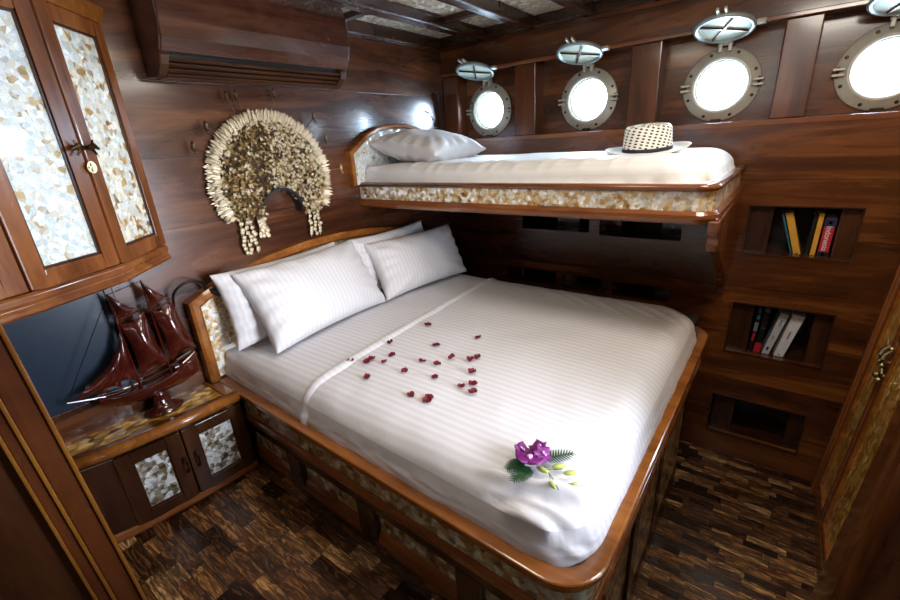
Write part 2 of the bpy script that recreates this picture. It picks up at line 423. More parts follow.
# ceiling: shell panels between beams
struct('ceiling', MB().box(XH-.1, .9, -1.3, 2.7, ZC, ZC+.06), 'shell_ceiling')
n = 13
for bx_ in (-1.56, -1.235, -.905, -.57, -.235, .10, .43):
    struct('trim_%d' % n, MB().box(bx_-.035, bx_+.035, -1.3, YW, 2.345, ZC+.001), 'dark_y', bevel=.008); n += 1
cm = MB()
for i, x0 in enumerate((XH, -1.525, -1.2, -.87, -.535, -.2, .135)):
    for y0 in ((1.66, .9, .1) if i % 2 == 0 else (2.09, 1.3, .5)): cm.box(x0, x0+.33, y0-.018, y0+.018, 2.375, ZC+.001)
struct('trim_%d' % n, cm, 'dark_x'); n += 1
struct('trim_%d' % n, MB().box(XH, XH+.035, -1.3, YW, 2.335, ZC), 'dark_y', bevel=.006); n += 1
struct('trim_%d' % n, MB().box(XH, .75, YW-.05, YW-.01, 2.345, ZC), 'dark_x', bevel=.006); n += 1
# right-hand wall and the dark wall nearer the camera, near wall, partition on the left
struct('wall_right', MB().box(.75, .81, -1.3, 2.9, -.02, 2.5), 'wall_y')
struct('wall_near', MB().box(XH-.08, .81, -1.36, -1.3, -.02, 2.5), 'wall_x')
# leaning door post on the right, and the door leaf beyond it
def leanx(k): return lambda c: (c.x+k*c.z, c.y, c.z)
pst = MB().sweep(rpoly([(.54, 1.39), (.268, 1.39), (.268, 1.20), (.54, 1.20)][::-1], .028, 6), [(0, 0), (0, 2.4)], profclosed=False).apply(leanx(.052))
struct('trim_%d' % n, pst, wood('near_post', 2, '3c200e', '63381a', '87522a', .22, .6), smooth=True); n += 1
struct('door_2', MB().box(.30, .34, .45, 1.20, 0, 2.4).apply(leanx(.052)), 'dark_z')
# left jamb: leaning boards
def jamb(y_hi, y_lo, x0, x1, mat, nm, bev=.003):
    # (far edge y at z=1.5 / .5 , near edge y at z=1.5 / .5)
    f = lambda y, z: y[0]+(y[1]-y[0])*(1.5-z)
    p = [(x1, f(y_lo, .45), .45), (x1, f(y_hi, .45), .45), (x1, f(y_hi, 2.4), 2.4), (x1, f(y_lo, 2.4), 2.4)]
    struct(nm, MB().prism(p, (x0-x1, 0, 0)), mat, bevel=bev)
jw = wood('jamb_wood', 2, '301609', '4c2612', '6a3a1c', .25, .5)
jo = wood('jamb_edge_wood', 2, '50300f', '7a4a1c', '9a6628', .22, .6)
jamb((.083, .119), (.074, .110), -1.26, -1.192, jo, 'trim_%d' % n); n += 1
jamb((.074, .110), (.030, .070), -1.26, -1.2, jw, 'trim_%d' % n); n += 1
jamb((.030, .069), (.0225, .061), -1.26, -1.185, jo, 'trim_%d' % n, .002); n += 1
jamb((.0225, .061), (.004, .040), -1.26, -1.192, jw, 'trim_%d' % n, .002); n += 1
jamb((.004, .040), (-.003, .033), -1.26, -1.186, jo, 'trim_%d' % n, .002); n += 1
struct('wall_left', MB().prism([(XH, .06, .45), (-1.26, .06, .45), (-1.26, .03, 2.4), (XH, .03, 2.4)], (0, -.06, 0)), 'wall_x')
struct('door_1', MB().prism([(-1.21, .034, .49), (-1.21, -.9, .49), (-1.21, -.97, 2.4), (-1.21, -.034, 2.4)], (-.04, 0, 0)), 'dark_z', bevel=.003)

# ------------------------------------------------------------------ portholes
def porthole(i, cx):
    base = Matrix.Translation((cx, YP, PZ)) @ Matrix.Rotation(PI/2, 4, 'X')    # local z -> -Y (into the room)
    t = bpy.data.objects.new('window_%d' % (i+1), None); COL.objects.link(t); t.location = (cx, YP, PZ)
    tag(t, kind='structure')
    fl = MB().lathe([(.108, .0), (.158, .0), (.160, .006), (.155, .014), (.128, .016), (.122, .026), (.112, .028), (.108, .020)], base, 56, cap=False)
    fl.bm.verts.ensure_lookup_table()
    ring = fl.build('porthole_ring', 'chrome', t, smooth=True)
    MB().lathe([(.112, -.09), (.112, -.002), (.104, -.002), (.104, -.09)], base, 48, cap=False).build('glazing_tube', 'chrome', t, smooth=True)
    MB().lathe([(.104, -.012), (.104, -.006)], base, 48).build('glass_pane', 'glass', t)
    for k in range(8):
        a = 2*PI*(k+.5)/8
        m = base @ Matrix.Translation((.142*math.cos(a), .142*math.sin(a), .013))
        MB().lathe([(.007, 0), (.007, .003), (.004, .006)], m, 10).build('screw', 'bronze', ring)
    for a in (0, PI):                                      # swing-bolt lugs at the sides
        m = base @ Matrix.Rotation(a, 4, 'Z')
        lg = MB(); lg.box(.128, .168, -.016, -.006, .012, .034, m); lg.box(.128, .168, .006, .016, .012, .034, m)
        lg.build('bolt_lug', 'chrome', t, bevel=.002)
        MB().tube([m @ Vector((.15, -.02, .026)), m @ Vector((.15, .02, .026))], .005, 8).build('lug_pin', 'bronze', t)
    m = base
    MB().box(-.022, .022, -.172, -.148, .010, .030, m).build('catch', 'bronze', t, bevel=.002)
    hg = MB(); hg.box(-.026, -.012, .140, .182, .008, .044, m); hg.box(.012, .026, .140, .182, .008, .044, m)
    hg.tube([m @ Vector((-.03, .170, .034)), m @ Vector((.03, .170, .034))], .006, 8)
    hg.build('hinge', 'chrome', t, bevel=.002)
    # storm cover, swung up on the hinge
    hz = PZ+.170; hy = YP-.036
    tilt = math.radians(COVT[i])
    cm_ = Matrix.Translation((cx, hy, hz)) @ Matrix.Rotation(tilt, 4, 'X') @ Matrix.Translation((0, -.138, 0))   # disc in local XY, centre in front of hinge
    cv = MB().lathe([(0.0005, .022), (.09, .020), (.112, .014), (.118, .004), (.116, -.004), (.104, -.006), (.100, .004), (.0005, .008)], cm_, 48, cap=False).build('storm_cover', 'cover_rim', t, smooth=True)
    MB().lathe([(.0005, .003), (.099, .003)], cm_, 48, cap=False).build('cover_face', 'cover_green', cv)
    cr = MB(); cr.box(-.098, .098, -.004, .004, -.004, .004, cm_ @ Matrix.Rotation(.5, 4, 'Z')); cr.box(-.004, .004, -.098, .098, -.004, .004, cm_ @ Matrix.Rotation(.5, 4, 'Z'))
    cr.build('cross_rib', 'bronze', cv)
    er = MB()
    er.box(-.020, -.009, -.158, -.112, .002, .014, cm_); er.box(.009, .020, -.158, -.112, .002, .014, cm_)
    er.build('latch_ear', 'chrome', cv, bevel=.003)
    ea = MB(); ea.box(.115, .15, -.014, .014, .0, .014, cm_); ea.build('side_lug', 'chrome', cv, bevel=.003)
    er = MB(); er.box(-.012, .012, .115, .150, -.002, .012, cm_); er.build('hinge_arm', 'chrome', cv, bevel=.002)
COVT = [-17, -17, -17, -15]
for i, cx in enumerate(PORT): porthole(i, cx)

# ------------------------------------------------------------------ bed
bed = thing('bed', 'large varnished wooden bed with shell inlay side band and rounded foot corner', 'bed', (-1.0, 1.4, 0))
def P_(off=0): return rpoly([(XH, .672+off), (-.172-off, .626+off), (-.148-off, 2.25-off), (XH, 2.25-off)], [0, .12-off*.8, .12-off*.8, 0], 12)
bp = P_(0)
def bsweep(name, prof, mat, path=bp, smooth=False, bev=.003, parent=bed):
    return MB().sweep(path, prof).build(name, mat, parent, bevel=bev, smooth=smooth)
rimprof = [(-.046, .835), (-.046, .870), (-.002, .872), (0, .868), (0, .852), (-.006, .847), (-.010, .838), (-.010, .832), (-.03, .832)]
bsweep('bed_rim', rimprof, 'rim', bev=.004)
bsweep('shell_band', [(-.06, .75), (-.026, .75), (-.026, .832), (-.06, .832)], 'shell_gold')
bsweep('band_moulding', [(-.06, .716), (-.02, .716), (-.012, .722), (-.012, .742), (-.018, .752), (-.06, .752)], 'wood_x')
bsweep('upper_rail', [(-.07, .65), (-.034, .65), (-.034, .716), (-.07, .716)], 'dark_x')
bsweep('lower_panel', [(-.09, .10), (-.052, .10), (-.052, .655), (-.09, .655)], 'shell_gold')
bsweep('base_moulding', [(-.09, 0), (-.045, 0), (-.045, .07), (-.048, .085), (-.052, .10), (-.09, .10)], 'dark_x')
bsweep('step_moulding', [(-.08, .50), (-.03, .50), (-.03, .522), (-.04, .548), (-.05, .56), (-.08, .56)], 'wood_x',
       path=rpoly([(XH, .672), (-.172, .626), (-.172, .80)], [0, .12, 0], 12))
for x in (-1.80, -1.38, -.95, -.52): MB().box(x-.045, x+.045, .700-(x+1.88)*.0254, .73, .10, .66).build('stile', 'dark_z', bed, bevel=.003)
for y in (.85, 1.25, 1.65, 2.05): MB().box(-.25, -.204, y-.04, y+.04, .10, .66).build('stile', 'dark_z', bed, bevel=.003)
MB().box(XH, -.235, .72, YW-.002, .0, .82).build('bed_base', 'dark_x', bed)
MB().box(-1.2, -.222, 2.20, YW-.002, .0, .70).build('corner_return', 'dark_x', bed, bevel=.004)
# headboard: arched frame with shell infill on the head wall
HB = [(.640, .88), (.640, 1.245), (.70, 1.275), (.85, 1.325), (1.0, 1.355), (1.22, 1.378), (1.45, 1.378), (1.65, 1.362), (1.85, 1.33), (2.05, 1.29), (2.20, 1.25), (2.23, .88)]
def ring_xz(mb, outl, wdt, x0, x1):
    """frame of constant width following an outline in YZ"""
    c = Vector((sum(p[0] for p in outl)/len(outl), sum(p[1] for p in outl)/len(outl)))
    P = [Vector(p) for p in outl]; n_ = len(P); inn = []
    for i in range(n_):
        a = P[max(i-1, 0)]; b = P[min(i+1, n_-1)]
        if 0 < i < n_-1:
            t1 = (P[i]-a).normalized(); t2 = (b-P[i]).normalized()
        else: t1 = t2 = (b-a).normalized()
        n1 = Vector((t1.y, -t1.x)); n2 = Vector((t2.y, -t2.x)); bb = (n1+n2).normalized(); k = 1/max(.5, bb.dot(n1))
        inn.append(P[i]+bb*wdt*k)
    rows = [[(x0, p.x, p.y) for p in P], [(x1-.006, p.x, p.y) for p in P],
            [(x1, p.x+(q.x-p.x)*.25, p.y+(q.y-p.y)*.25) for p, q in zip(P, inn)], [(x1, p.x+(q.x-p.x)*.75, p.y+(q.y-p.y)*.75) for p, q in zip(P, inn)],
            [(x1-.008, q.x, q.y) for q in inn], [(x0, q.x, q.y) for q in inn]]
    mb.grid(rows); return inn
mb = MB(); inn = ring_xz(mb, HB, .042, XH, XH+.058)
hbf = mb.build('headboard_frame', 'rim', bed)
MB().prism([(XH+.002, p.x, p.y) for p in inn], (.024, 0, 0)).build('headboard_panel', 'shell_bunk', bed)

# mattress: rounded slab, softly crowned
def rring(c, r, seg=12):
    n_ = len(c); out = []
    for i in range(n_):
        a = Vector(c[i-1]); p = Vector(c[i]); b = Vector(c[(i+1) % n_])
        q = rpoly([p+(a-p)*.5, p, p+(b-p)*.5], r[i], seg); out += q[1:-1]
    # resample evenly-ish
    L = [0]
    for i in range(len(out)): L.append(L[-1]+(out[(i+1) % len(out)]-out[i]).length)
    N = 440; res = []
    k = 0
    for j in range(N):
        s_ = L[-1]*j/N
        while L[k+1] < s_: k += 1
        f = (s_-L[k])/max(1e-9, L[k+1]-L[k]); res.append(out[k].lerp(out[(k+1) % len(out)], f))
    return res
MC = [(-1.872, .722), (-.212, .672), (-.194, 2.19), (-1.872, 2.19)]
MR = [.03, .13, .15, .03]
def wr(x, y, z, amp=.004, f=5):
    return amp*(noise.noise(Vector((x*f, y*f, z*f)))+.5*noise.noise(Vector((x*f*2.3, y*f*2.3, z*f+5))))
def ridge(x, y, ax, ay, bx, by, h, wd):
    """soft crease of height h along the segment a-b"""
    a = Vector((ax, ay)); b = Vector((bx, by)); p = Vector((x, y)); t = max(0, min(1, (p-a).dot(b-a)/(b-a).length_squared))
    d = (p-(a+(b-a)*t)).length
    return h*math.exp(-(d/wd)**2)*math.sin(PI*(.1+.8*t))
def mat_extra(x, y):
    e = 0
    e += ridge(x, y, -.50, .735, -.36, .755, .016, .013) + ridge(x, y, -.38, .752, -.255, .80, .026, .014) + ridge(x, y, -.265, .79, -.228, .85, .022, .012) - ridge(x, y, -.44, .715, -.25, .765, .014, .018)
    for k in range(7):                                  # tension folds along the far side
        xx = -1.0+.13*k
        e += ridge(x, y, xx, 2.12, xx+.30, 1.92-.03*(k % 3), .005, .014)
    for k in range(5):
        e += ridge(x, y, -.24, 1.0+.2*k, -.33, 1.02+.2*k, .004, .018)
    return e
def mattress_mesh(bound, c, zt, zb, roll, crown, extra, amp=.004, gather=0, fold=None):
    mb = MB(); rows = []
    ms = [0.002]+[.05*i for i in range(1, 13)]+[.64+.0085*i for i in range(42)]
    def zz(d): return zt-roll*(1-math.sqrt(max(0, 1-(1-min(d, roll*1.4)/(roll*1.4))**2)))
    for m in ms+[.99, 1.0]:
        r = []
        for b in bound:
            p = c+(b-c)*m; d = (b-p).length*(1+3*min(1, max(0, (-1.80-b.x)/.06)))
            z = zz(d) + crown*(1-m**4)
            z += extra(p.x, p.y)*min(1, d/.02)+wr(p.x, p.y, 0, amp)*min(1, d/.03)
            r.append((p.x, p.y, z))
        rows.append(r)
    h0 = zt-roll
    for k in range(1, 15):
        f = k/14; r = []
        for i, b in enumerate(bound):
            nrm = (b-c).normalized(); o = .012*math.sin(PI*f)+wr(b.x*3, b.y*3, f*2, .004)*.8+gather*noise.noise(Vector((b.x*22+f*1.5, b.y*22, f)))*math.sin(PI*min(1, f+.15))
            r.append((b.x+nrm.x*o, b.y+nrm.y*o, h0+(zb-h0)*f))
        rows.append(r)
    if fold:
        fp = [Vector(q) for q in fold]
        for r in rows:
            for i, q in enumerate(r):
                v = Vector(q)
                if (v-fp[2]).length > .3: continue
                best = 9
                for a, b in zip(fp, fp[1:]):
                    t = max(0, min(1, (v-a).dot(b-a)/(b-a).length_squared)); w_ = a+(b-a)*t
                    if (v-w_).length < best: best = (v-w_).length; sd = v.z-w_.z
                nrm = Vector((v.x+1.0, v.y-1.45, 0)).normalized()*.8+Vector((0, 0, .7))
                k = .017*math.exp(-(best/.013)**2) - .010*math.exp(-((best-.024)/.012)**2)*(1 if sd > 0 else .3)
                r[i] = tuple(v+nrm*k)
    mb.grid(rows, closed_u=True)
    return mb
mb = mattress_mesh(rring(MC, MR), Vector((-1.0, 1.45)), .985, .822, .075, .022, mat_extra, fold=[(-.43, .675, .945), (-.37, .69, .955), (-.31, .692, .952), (-.27, .685, .935), (-.235, .70, .905), (-.222, .715, .885)])
matt = tag(mb.build('mattress', 'sheet', smooth=True), 'big mattress in a white finely striped sheet filling the large bed', 'mattress')
def ztop(x, y):      # height of the sheet at a point well inside the edge
    m = max(abs(x+1.0)/.82, abs(y-1.45)/.75)
    return .985+.022*(1-m**4)
# upper sheet, turned back below the pillows: a thin cover over the mattress from x=-1.30 to the foot
def edge_x(y): return -1.25-.055*(y-.7)/1.35
rows = []
N1, N2 = 46, 70
hem = [(.690, .850), (.692, .880), (.695, .905)]
def tz(y): return .985-.075*(1-math.sqrt(max(0, 1-(1-min(max(y-.706, 0), .105)/.105)**2)))
hem += [(y, None) for y in (.7065, .709, .714, .722, .732, .745, .76, .78, .80)]+[(.83+(2.15-.83)*i/N2, None) for i in range(N2+1)]
for y, z in hem:
    r = []
    for j in range(7):
        x = edge_x(y)+(j-3)*.009; h = [-.004, .003, .007, .008, .006, .003, -.004][j]
        e = max(0, 2.19-y); e = .075*(1-math.sqrt(max(0, 1-(1-min(e, .105)/.105)**2)))
        if z is None: r.append((x, y, tz(y)-e+.022*(1-max(abs(x+1)/.82, abs(y-1.45)/.75)**4)+h+.002+wr(x, y, 3, .001)))
        else: r.append((x, y-h, z))
    rows.append(r)
fo = MB(); fo.grid(rows)
tag(fo.build('top_sheet', 'sheet2', smooth=True), 'turned-back white sheet hem crossing the bed just below the pillows', 'sheet')

# ------------------------------------------------------------------ pillows
def pillow(name, bl, br, tl, thick, label, mat='pillow', group=None, seed=0, cnr=.06, parent=None):
    """bl, br: bottom corners; tl: top-left corner (3D). Bulges along the normal"""
    bl, br, tl = Vector(bl), Vector(br), Vector(tl)
    u = (br-bl); W = u.length; u.normalize(); v = tl-bl; v = v-u*v.dot(u)*1; H = v.length; v.normalize(); nn = u.cross(v).normalized()
    skew = (tl-bl).dot(u)
    N = 34; mb = MB()
    for side in (1, -1):
        rows = []
        for i in range(N+1):
            r = []
            for j in range(N+1):
                a = -1+2*i/N; b = -1+2*j/N
                a_ = math.sin(a*PI/2); b_ = math.sin(b*PI/2)
                prof = (max(0, 1-abs(a_)**2.6)*max(0, 1-abs(b_)**2.6))**.42
                # sides pull in between the pointed corners
                px = a_*(W/2)*(1-cnr*(1-b_*b_)); py = b_*(H/2)*(1-cnr*1.3*(1-a_*a_))
                z = side*thick*.5*prof
                rad = math.atan2(b_, a_)
                edge = 1-prof
                z += side*(.009*math.sin(rad*17+seed)*edge*prof*2.4 + .012*noise.noise(Vector((px*7+seed, py*7, side*3)))*prof)
                # creases running in from the corners
                cd = min(math.hypot(abs(a_)-1, abs(b_)-1), 1)
                z += side*.009*math.sin(cd*24+seed+3*abs(a_)*3)*max(0, 1-cd*1.6)*prof
                p = Vector((px+skew*(b_*.5)*0, py, z)); r.append(p)
            rows.append(r)
        mb.grid(rows)
    c = bl+u*(W/2)+v*(H/2)+u*skew*.5
    m = Matrix((u, v, nn)).transposed().to_4x4(); m.translation = c
    o = mb.build(name, mat, smooth=True)
    o.matrix_basis = m
    return tag(o, label, 'pillow', group or 'white pillows')
PL = M['pillow_stripe'] = linen('pillow_stripe', 0, .022, 'dedbdc', .09, .9)
pillow('pillow', (-1.72, .765, 1.02), (-1.73, 1.41, 1.02), (-1.80, .705, 1.345), .13, 'back pillow leaning on the headboard beside the model ship', PL, seed=2)
pillow('pillow', (-1.72, 1.47, 1.03), (-1.72, 2.07, 1.03), (-1.78, 1.42, 1.34), .12, 'back pillow on the bed behind the far front pillow', PL, seed=5)
pillow('pillow', (-1.555, .835, 1.015), (-1.59, 1.51, 1.015), (-1.755, .775, 1.335), .19, 'large white front pillow nearest the model ship', PL, seed=1)
pillow('pillow', (-1.585, 1.51, 1.015), (-1.50, 2.14, 1.015), (-1.735, 1.49, 1.305), .19, 'front pillow on the far side of the bed, under the bunk', PL, seed=9)

# ------------------------------------------------------------------ bunk
YB = 1.65
bunk = thing('bunk_bed', 'narrow upper bunk with shell band fixed under the portholes', 'bunk bed', (-1.0, 2.0, 1.5))
def BP(off=0): return rpoly([(XH, YB+off), (-.150-off, YB+off), (-.135-off, YW-.002)], [0, .07-off, 0], 10)
bk = BP()
MB().sweep(bk, [(-.05, 1.592), (-.05, 1.606), (-.04, 1.612), (-.008, 1.612), (0, 1.605), (0, 1.596), (-.01, 1.588)]).build('bunk_rim', 'wood_x', bunk, smooth=True)
MB().sweep(bk, [(-.05, 1.52), (-.016, 1.52), (-.016, 1.592), (-.05, 1.592)]).build('shell_band', 'shell_bunk', bunk)
MB().sweep(bk, [(-.06, 1.478), (-.012, 1.478), (-.002, 1.486), (.004, 1.498), (.004, 1.510), (-.006, 1.522), (-.06, 1.522)]).build('bunk_moulding', 'wood_x', bunk, smooth=False, bevel=.002)
MB().box(XH, -.19, YB+.04, YW-.002, 1.482, 1.57).build('bunk_base', 'dark_x', bunk)
# bracket under its free end
br = [(YW-.002, 1.49), (YW-.002, .975), (YW-.03, .975), (YW-.05, 1.02), (2.30, 1.13), (2.05, 1.25), (1.86, 1.335), (1.78, 1.375), (1.745, 1.365), (1.715, 1.375), (1.70, 1.40), (1.705, 1.425), (1.685, 1.44), (1.675, 1.455), (1.67, 1.49)]
MB().prism([(-.137, y, z) for y, z in br], (-.036, 0, 0)).build('bracket', 'wood_z', bunk, bevel=.005)
# arched end board on the head wall
BH = [(1.595, 1.60), (1.595, 1.775), (1.65, 1.81), (1.73, 1.862), (1.82, 1.895), (1.95, 1.912), (2.06, 1.908), (2.16, 1.885), (2.28, 1.845), (2.40, 1.79), (2.40, 1.60)]
mb = MB(); inn2 = ring_xz(mb, BH, .026, XH, XH+.045)
mb.build('end_board_frame', 'rim', bunk)
MB().prism([(XH+.002, p.x, p.y) for p in inn2], (.022, 0, 0)).build('end_board_panel', 'shell_white', bunk)
BMC = [(-1.870, YB+.04), (-.180, YB+.04), (-.170, YW-.02), (-1.870, YW-.02)]
def bex(x, y):
    e = 0
    for k in range(14):
        xx = -1.55+k*.1+.02*math.sin(k*2.1); e += ridge(x, y, xx, YB+.03, xx+.05, YB+.16, .006, .014)
    return e
mb = mattress_mesh(rring(BMC, [.03, .14, .14, .03]), Vector((-1.0, 2.09)), 1.690, 1.585, .075, .014, bex, .003, .007)
tag(mb.build('bunk_mattress', linen('bunk_sheet', 1, .02, 'ececec', .06, .8), smooth=True), 'thin mattress in a white sheet lying on the upper bunk', 'mattress')
pillow('pillow', (-1.40, 1.76, 1.735), (-1.42, 2.28, 1.74), (-1.835, 1.73, 1.805), .17, 'white pillow at the head of the upper bunk', PL, seed=12)

# ------------------------------------------------------------------ hat
hat = thing('straw_hat', 'white woven straw hat with dark band resting on the upper bunk', 'hat', (-.46, 2.02, 1.69), mat=Matrix.Translation((-.47, 2.02, 1.703)) @ Matrix.Rotation(.12, 4, 'X') @ Matrix.Rotation(.35, 4, 'Z'))
hm = hat.matrix_basis.copy()
def osc(prof, sx=1, sy=.8, sag=0):
    seg = 64; rows = []
    for r, h in prof:
        rows.append([hm @ Vector((r*sx*math.cos(2*PI*k/seg), r*sy*math.sin(2*PI*k/seg), h+sag*(math.cos(4*PI*k/seg))*max(0, r-.09))) for k in range(seg)])
    return rows
mb = MB(); mb.grid(osc([(.092, .010), (.11, .006), (.135, .004), (.158, .010), (.165, .017), (.158, .013), (.135, .0), (.10, .0), (.088, .004)], sag=.08), closed_u=True)
mb.build('brim', 'hat', hat, smooth=True)
tw = NT('woven_straw')
tcn = tw.n('ShaderNodeTexCoord'); sp_ = tw.n('ShaderNodeSeparateXYZ'); tw.L.new(tcn.outputs['Object'], sp_.inputs[0])
# weave laid round the crown: angle about the hat's own axis and height
relx = tw.math('SUBTRACT', sp_.outputs[0], -.465); rely = tw.math('SUBTRACT', sp_.outputs[1], 2.02)
ang = tw.math('ARCTAN2', rely, relx)
A = tw.math('MULTIPLY', ang, 12/PI*1.3); B_ = tw.math('MULTIPLY', sp_.outputs[2], 72.0)
p1 = tw.math('ADD', A, B_); p2 = tw.math('SUBTRACT', B_, tw.math('MULTIPLY', A, .35))
s1 = tw.math('SINE', tw.math('MULTIPLY', p1, PI)); s2 = tw.math('SINE', tw.math('MULTIPLY', p2, PI*1.35))
hole = tw.math('GREATER_THAN', tw.math('MULTIPLY', s1, s2), .36)
tw.P(Base_Color=tw.mix(hole, srgb('f6f4ec'), srgb('38332a')), Roughness=.6); tw.bump(tw.math('SUBTRACT', 1.0, hole), .5, .002)
M['straw'] = tw.m
mb = MB(); R_ = mb.grid(osc([(.096, .006), (.095, .03), (.092, .07), (.088, .095), (.080, .105), (.06, .108), (.04, .100), (.015, .092), (.001, .09)]), closed_u=True)
mb.build('crown', 'straw', hat, smooth=True)
mb = MB(); mb.grid(osc([(.098, .008), (.0985, .010), (.0975, .022), (.095, .023)]), closed_u=True); mb.build('hat_band', 'band', hat, smooth=True)

# ------------------------------------------------------------------ air conditioner cover
ac = thing('air_conditioner_cover', 'bulging slatted wooden cover high on the head wall', 'air conditioner', (XH, 1.17, 2.08))
Y0, Y1 = .742, 1.555
prof = [(XH, 2.075), (XH+.060, 2.068), (XH+.085, 2.074), (XH+.125, 2.105), (XH+.138, 2.130)]
top = [(XH+0.142, 2.140), (XH+0.170, 2.18), (XH+0.185, 2.23), (XH+0.188, 2.29), (XH+0.182, 2.345), (XH+0.160, 2.40), (XH, 2.40)]
MB().prism([(x, Y0+.03, z) for x, z in [(XH, 2.082), (XH+.06, 2.08), (XH+.115, 2.128), (XH+.115, 2.2), (XH, 2.2)]], (0, Y1-Y0-.06, 0)).build('inner_box', 'black', ac)
MB().prism([(x, Y0+.001, z) for x, z in [(XH, 2.19), (XH+.125, 2.142)]+top], (0, Y1-Y0-.002, 0)).build('front_cover', wood('ac_wood', 1, '2a150d', '46261a', '66402a', .2, .8), ac, bevel=.006)
for y in (Y0, Y1-.03):
    MB().prism([(x, y, z) for x, z in prof+[(XH+.125, 2.16), (XH, 2.20)]], (0, .03, 0)).build('end_cheek', 'dark_y', ac, bevel=.004)
for k in range(4):
    f = k/3; x = XH+.080+f*.045; z = 2.076+f*.046
    MB().box(-.008, .008, Y0+.03, Y1-.03, -.003, .003, Matrix.Translation((x, 0, z)) @ Matrix.Rotation(-.5, 4, 'Y')).build('slat', 'dark_y', ac, bevel=.0015)
MB().box(XH+.001, XH+.068, Y0+.03, Y1-.03, 2.068, 2.080).build('bottom_rail', 'dark_y', ac, bevel=.003)

# ------------------------------------------------------------------ corner cabinet (upper left)
cab = thing('wall_cabinet', 'upper left corner cabinet with bowed shell-panelled doors', 'cabinet', (-1.75, .3, 1.45))
A0 = Vector((-1.878, .622)); A1 = Vector((-1.672, .412)); A2 = Vector((-1.555, .175)); A3 = Vector((-1.50, -.0))
foot = [A0, A1, A2, A3]
cp = [tuple(a) for a in foot]
# travel from the wall outwards is left to right seen from the room? outward must face +X
path = cp[::-1]       # going +Y: right-hand side is +X
MB().prism([(p[0], p[1], 1.475) for p in [(XH, .60), tuple(A1-Vector((.02, .01))), tuple(A2-Vector((.02, 0))), tuple(A3-Vector((.02, 0))), (XH, -.0)]], (0, 0, .92)).build('cabinet_body', 'wood_z', cab)
def door(p, q, nm):
    d = (q-p); w_ = d.length; sm = 'shell_honey' if nm == 'r' else 'shell_white'
    return frame_panel(cab, p, d.normalized(), w_-.002, 1.495, 2.225, .046, .046, .024, 'door', 'wood_z', sm, recess=.010)
d1 = door(A1, A0, 'r'); d2 = door(A2, A1, 'l'); d3 = door(A3, A2, 'x')
MB().sweep(path, [(-.03, 1.432), (.018, 1.432), (.026, 1.440), (.026, 1.450), (.018, 1.460), (.024, 1.470), (.024, 1.484), (.016, 1.492), (-.03, 1.492)]).build('base_moulding', 'wood_y', cab, bevel=.002)
MB().sweep(path, [(-.03, 2.225), (.026, 2.225), (.030, 2.235), (.040, 2.25), (.044, 2.268), (.036, 2.278), (-.03, 2.278)]).build('crown_moulding', 'rim', cab, bevel=.002)
MB().sweep(path, [(-.03, 2.278), (.012, 2.278), (.012, 2.40), (-.03, 2.40)]).build('frieze_panel', 'shell_white', cab)
# latch and round lock plate where the doors meet
u = (A1-A2).normalized(); nn = Vector((u.y, -u.x)); nn2 = Vector(((A0-A1).normalized().y, -(A0-A1).normalized().x))
def on_door(t, z, d, base=A1, uu=None, n_=None):
    uu = uu if uu is not None else u; n_ = n_ if n_ is not None else nn
    q = base+uu*t+n_*d; return Vector((q.x, q.y, z))
nm_ = (nn+nn2).normalized(); um = Vector((-nm_.y, nm_.x))
for s_ in (-1, 1):
    lt = MB(); zc = 1.845
    lt.tube([on_door(s_*.006, zc, .032, A1, um, nm_), on_door(s_*.028, zc+.004, .036, A1, um, nm_), on_door(s_*.050, zc-.004, .030, A1, um, nm_)], [.006, .009, .004], 8)
    for dz in (-.02, .02): lt.tube([on_door(s_*.02, zc, .034, A1, um, nm_), on_door(s_*.034, zc+dz, .032, A1, um, nm_)], [.005, .003], 6)
    lt.build('latch', 'bronze', d1 if s_ > 0 else d2)
m = Matrix((Vector((um.x, um.y, 0)), Vector((0, 0, 1)), Vector((nm_.x, nm_.y, 0)))).transposed().to_4x4(); m.translation = on_door(0, 1.79, .028, A1, um, nm_)
lk = MB(); lk.lathe([(.010, 0), (.017, 0), (.017, .005), (.010, .005)], m, 24); lk.box(-.003, .003, -.012, .012, 0, .008, m); lk.box(-.012, .012, -.003, .003, 0, .007, m)
lk.build('lock_plate', 'brass', d2)

# ------------------------------------------------------------------ bedside cabinet
ns = thing('bedside_cabinet', 'low dark cabinet with shell-inlaid top between bed and door frame', 'cabinet', (-1.75, .4, .49))
F0 = Vector((-1.752, .07)); F1 = Vector((-1.703, .225)); F2 = Vector((-1.672, .435)); F3 = Vector((-1.655, .668))
NF = [F0, F1, F2, F3]
body = [(XH, .07)]+[tuple(p-Vector((.025, 0))) for p in NF]+[(XH, .668)]
MB().prism([(p[0], p[1], .50) for p in body], (0, 0, .345)).build('cabinet_body', 'dark_z', ns)
MB().sweep([tuple(p) for p in NF], [(-.03, .835), (-.006, .835), (.004, .842), (.010, .853), (.008, .866), (-.004, .875), (-.045, .875), (-.045, .86)]).build('top_edge', 'rim', ns, smooth=True)
MB().prism([(p[0], p[1], .846) for p in [(XH, .07)]+[tuple(p-Vector((.03, 0))) for p in NF]+[(XH, .668)]], (0, 0, .022)).build('inlaid_top', 'shell_amber', ns)
MB().box(XH, -1.69, .625, .668, .846, .876).build('end_strip', 'rim', ns, bevel=.003)
MB().sweep([tuple(p) for p in NF], [(-.03, .492), (-.002, .492), (.004, .505), (-.002, .522), (-.01, .53), (-.03, .53)]).build('base_moulding', 'wood_y', ns, bevel=.002)
def ndoor(p, q):
    d = q-p; w_ = d.length
    return frame_panel(ns, p-Vector((.028, 0)), d.normalized(), w_-.002, .525, .826, .048, .042, .026, 'door', 'dark_z', 'shell_grey', recess=.008)
e1 = ndoor(F1, F2); e2 = ndoor(F2, F3); 
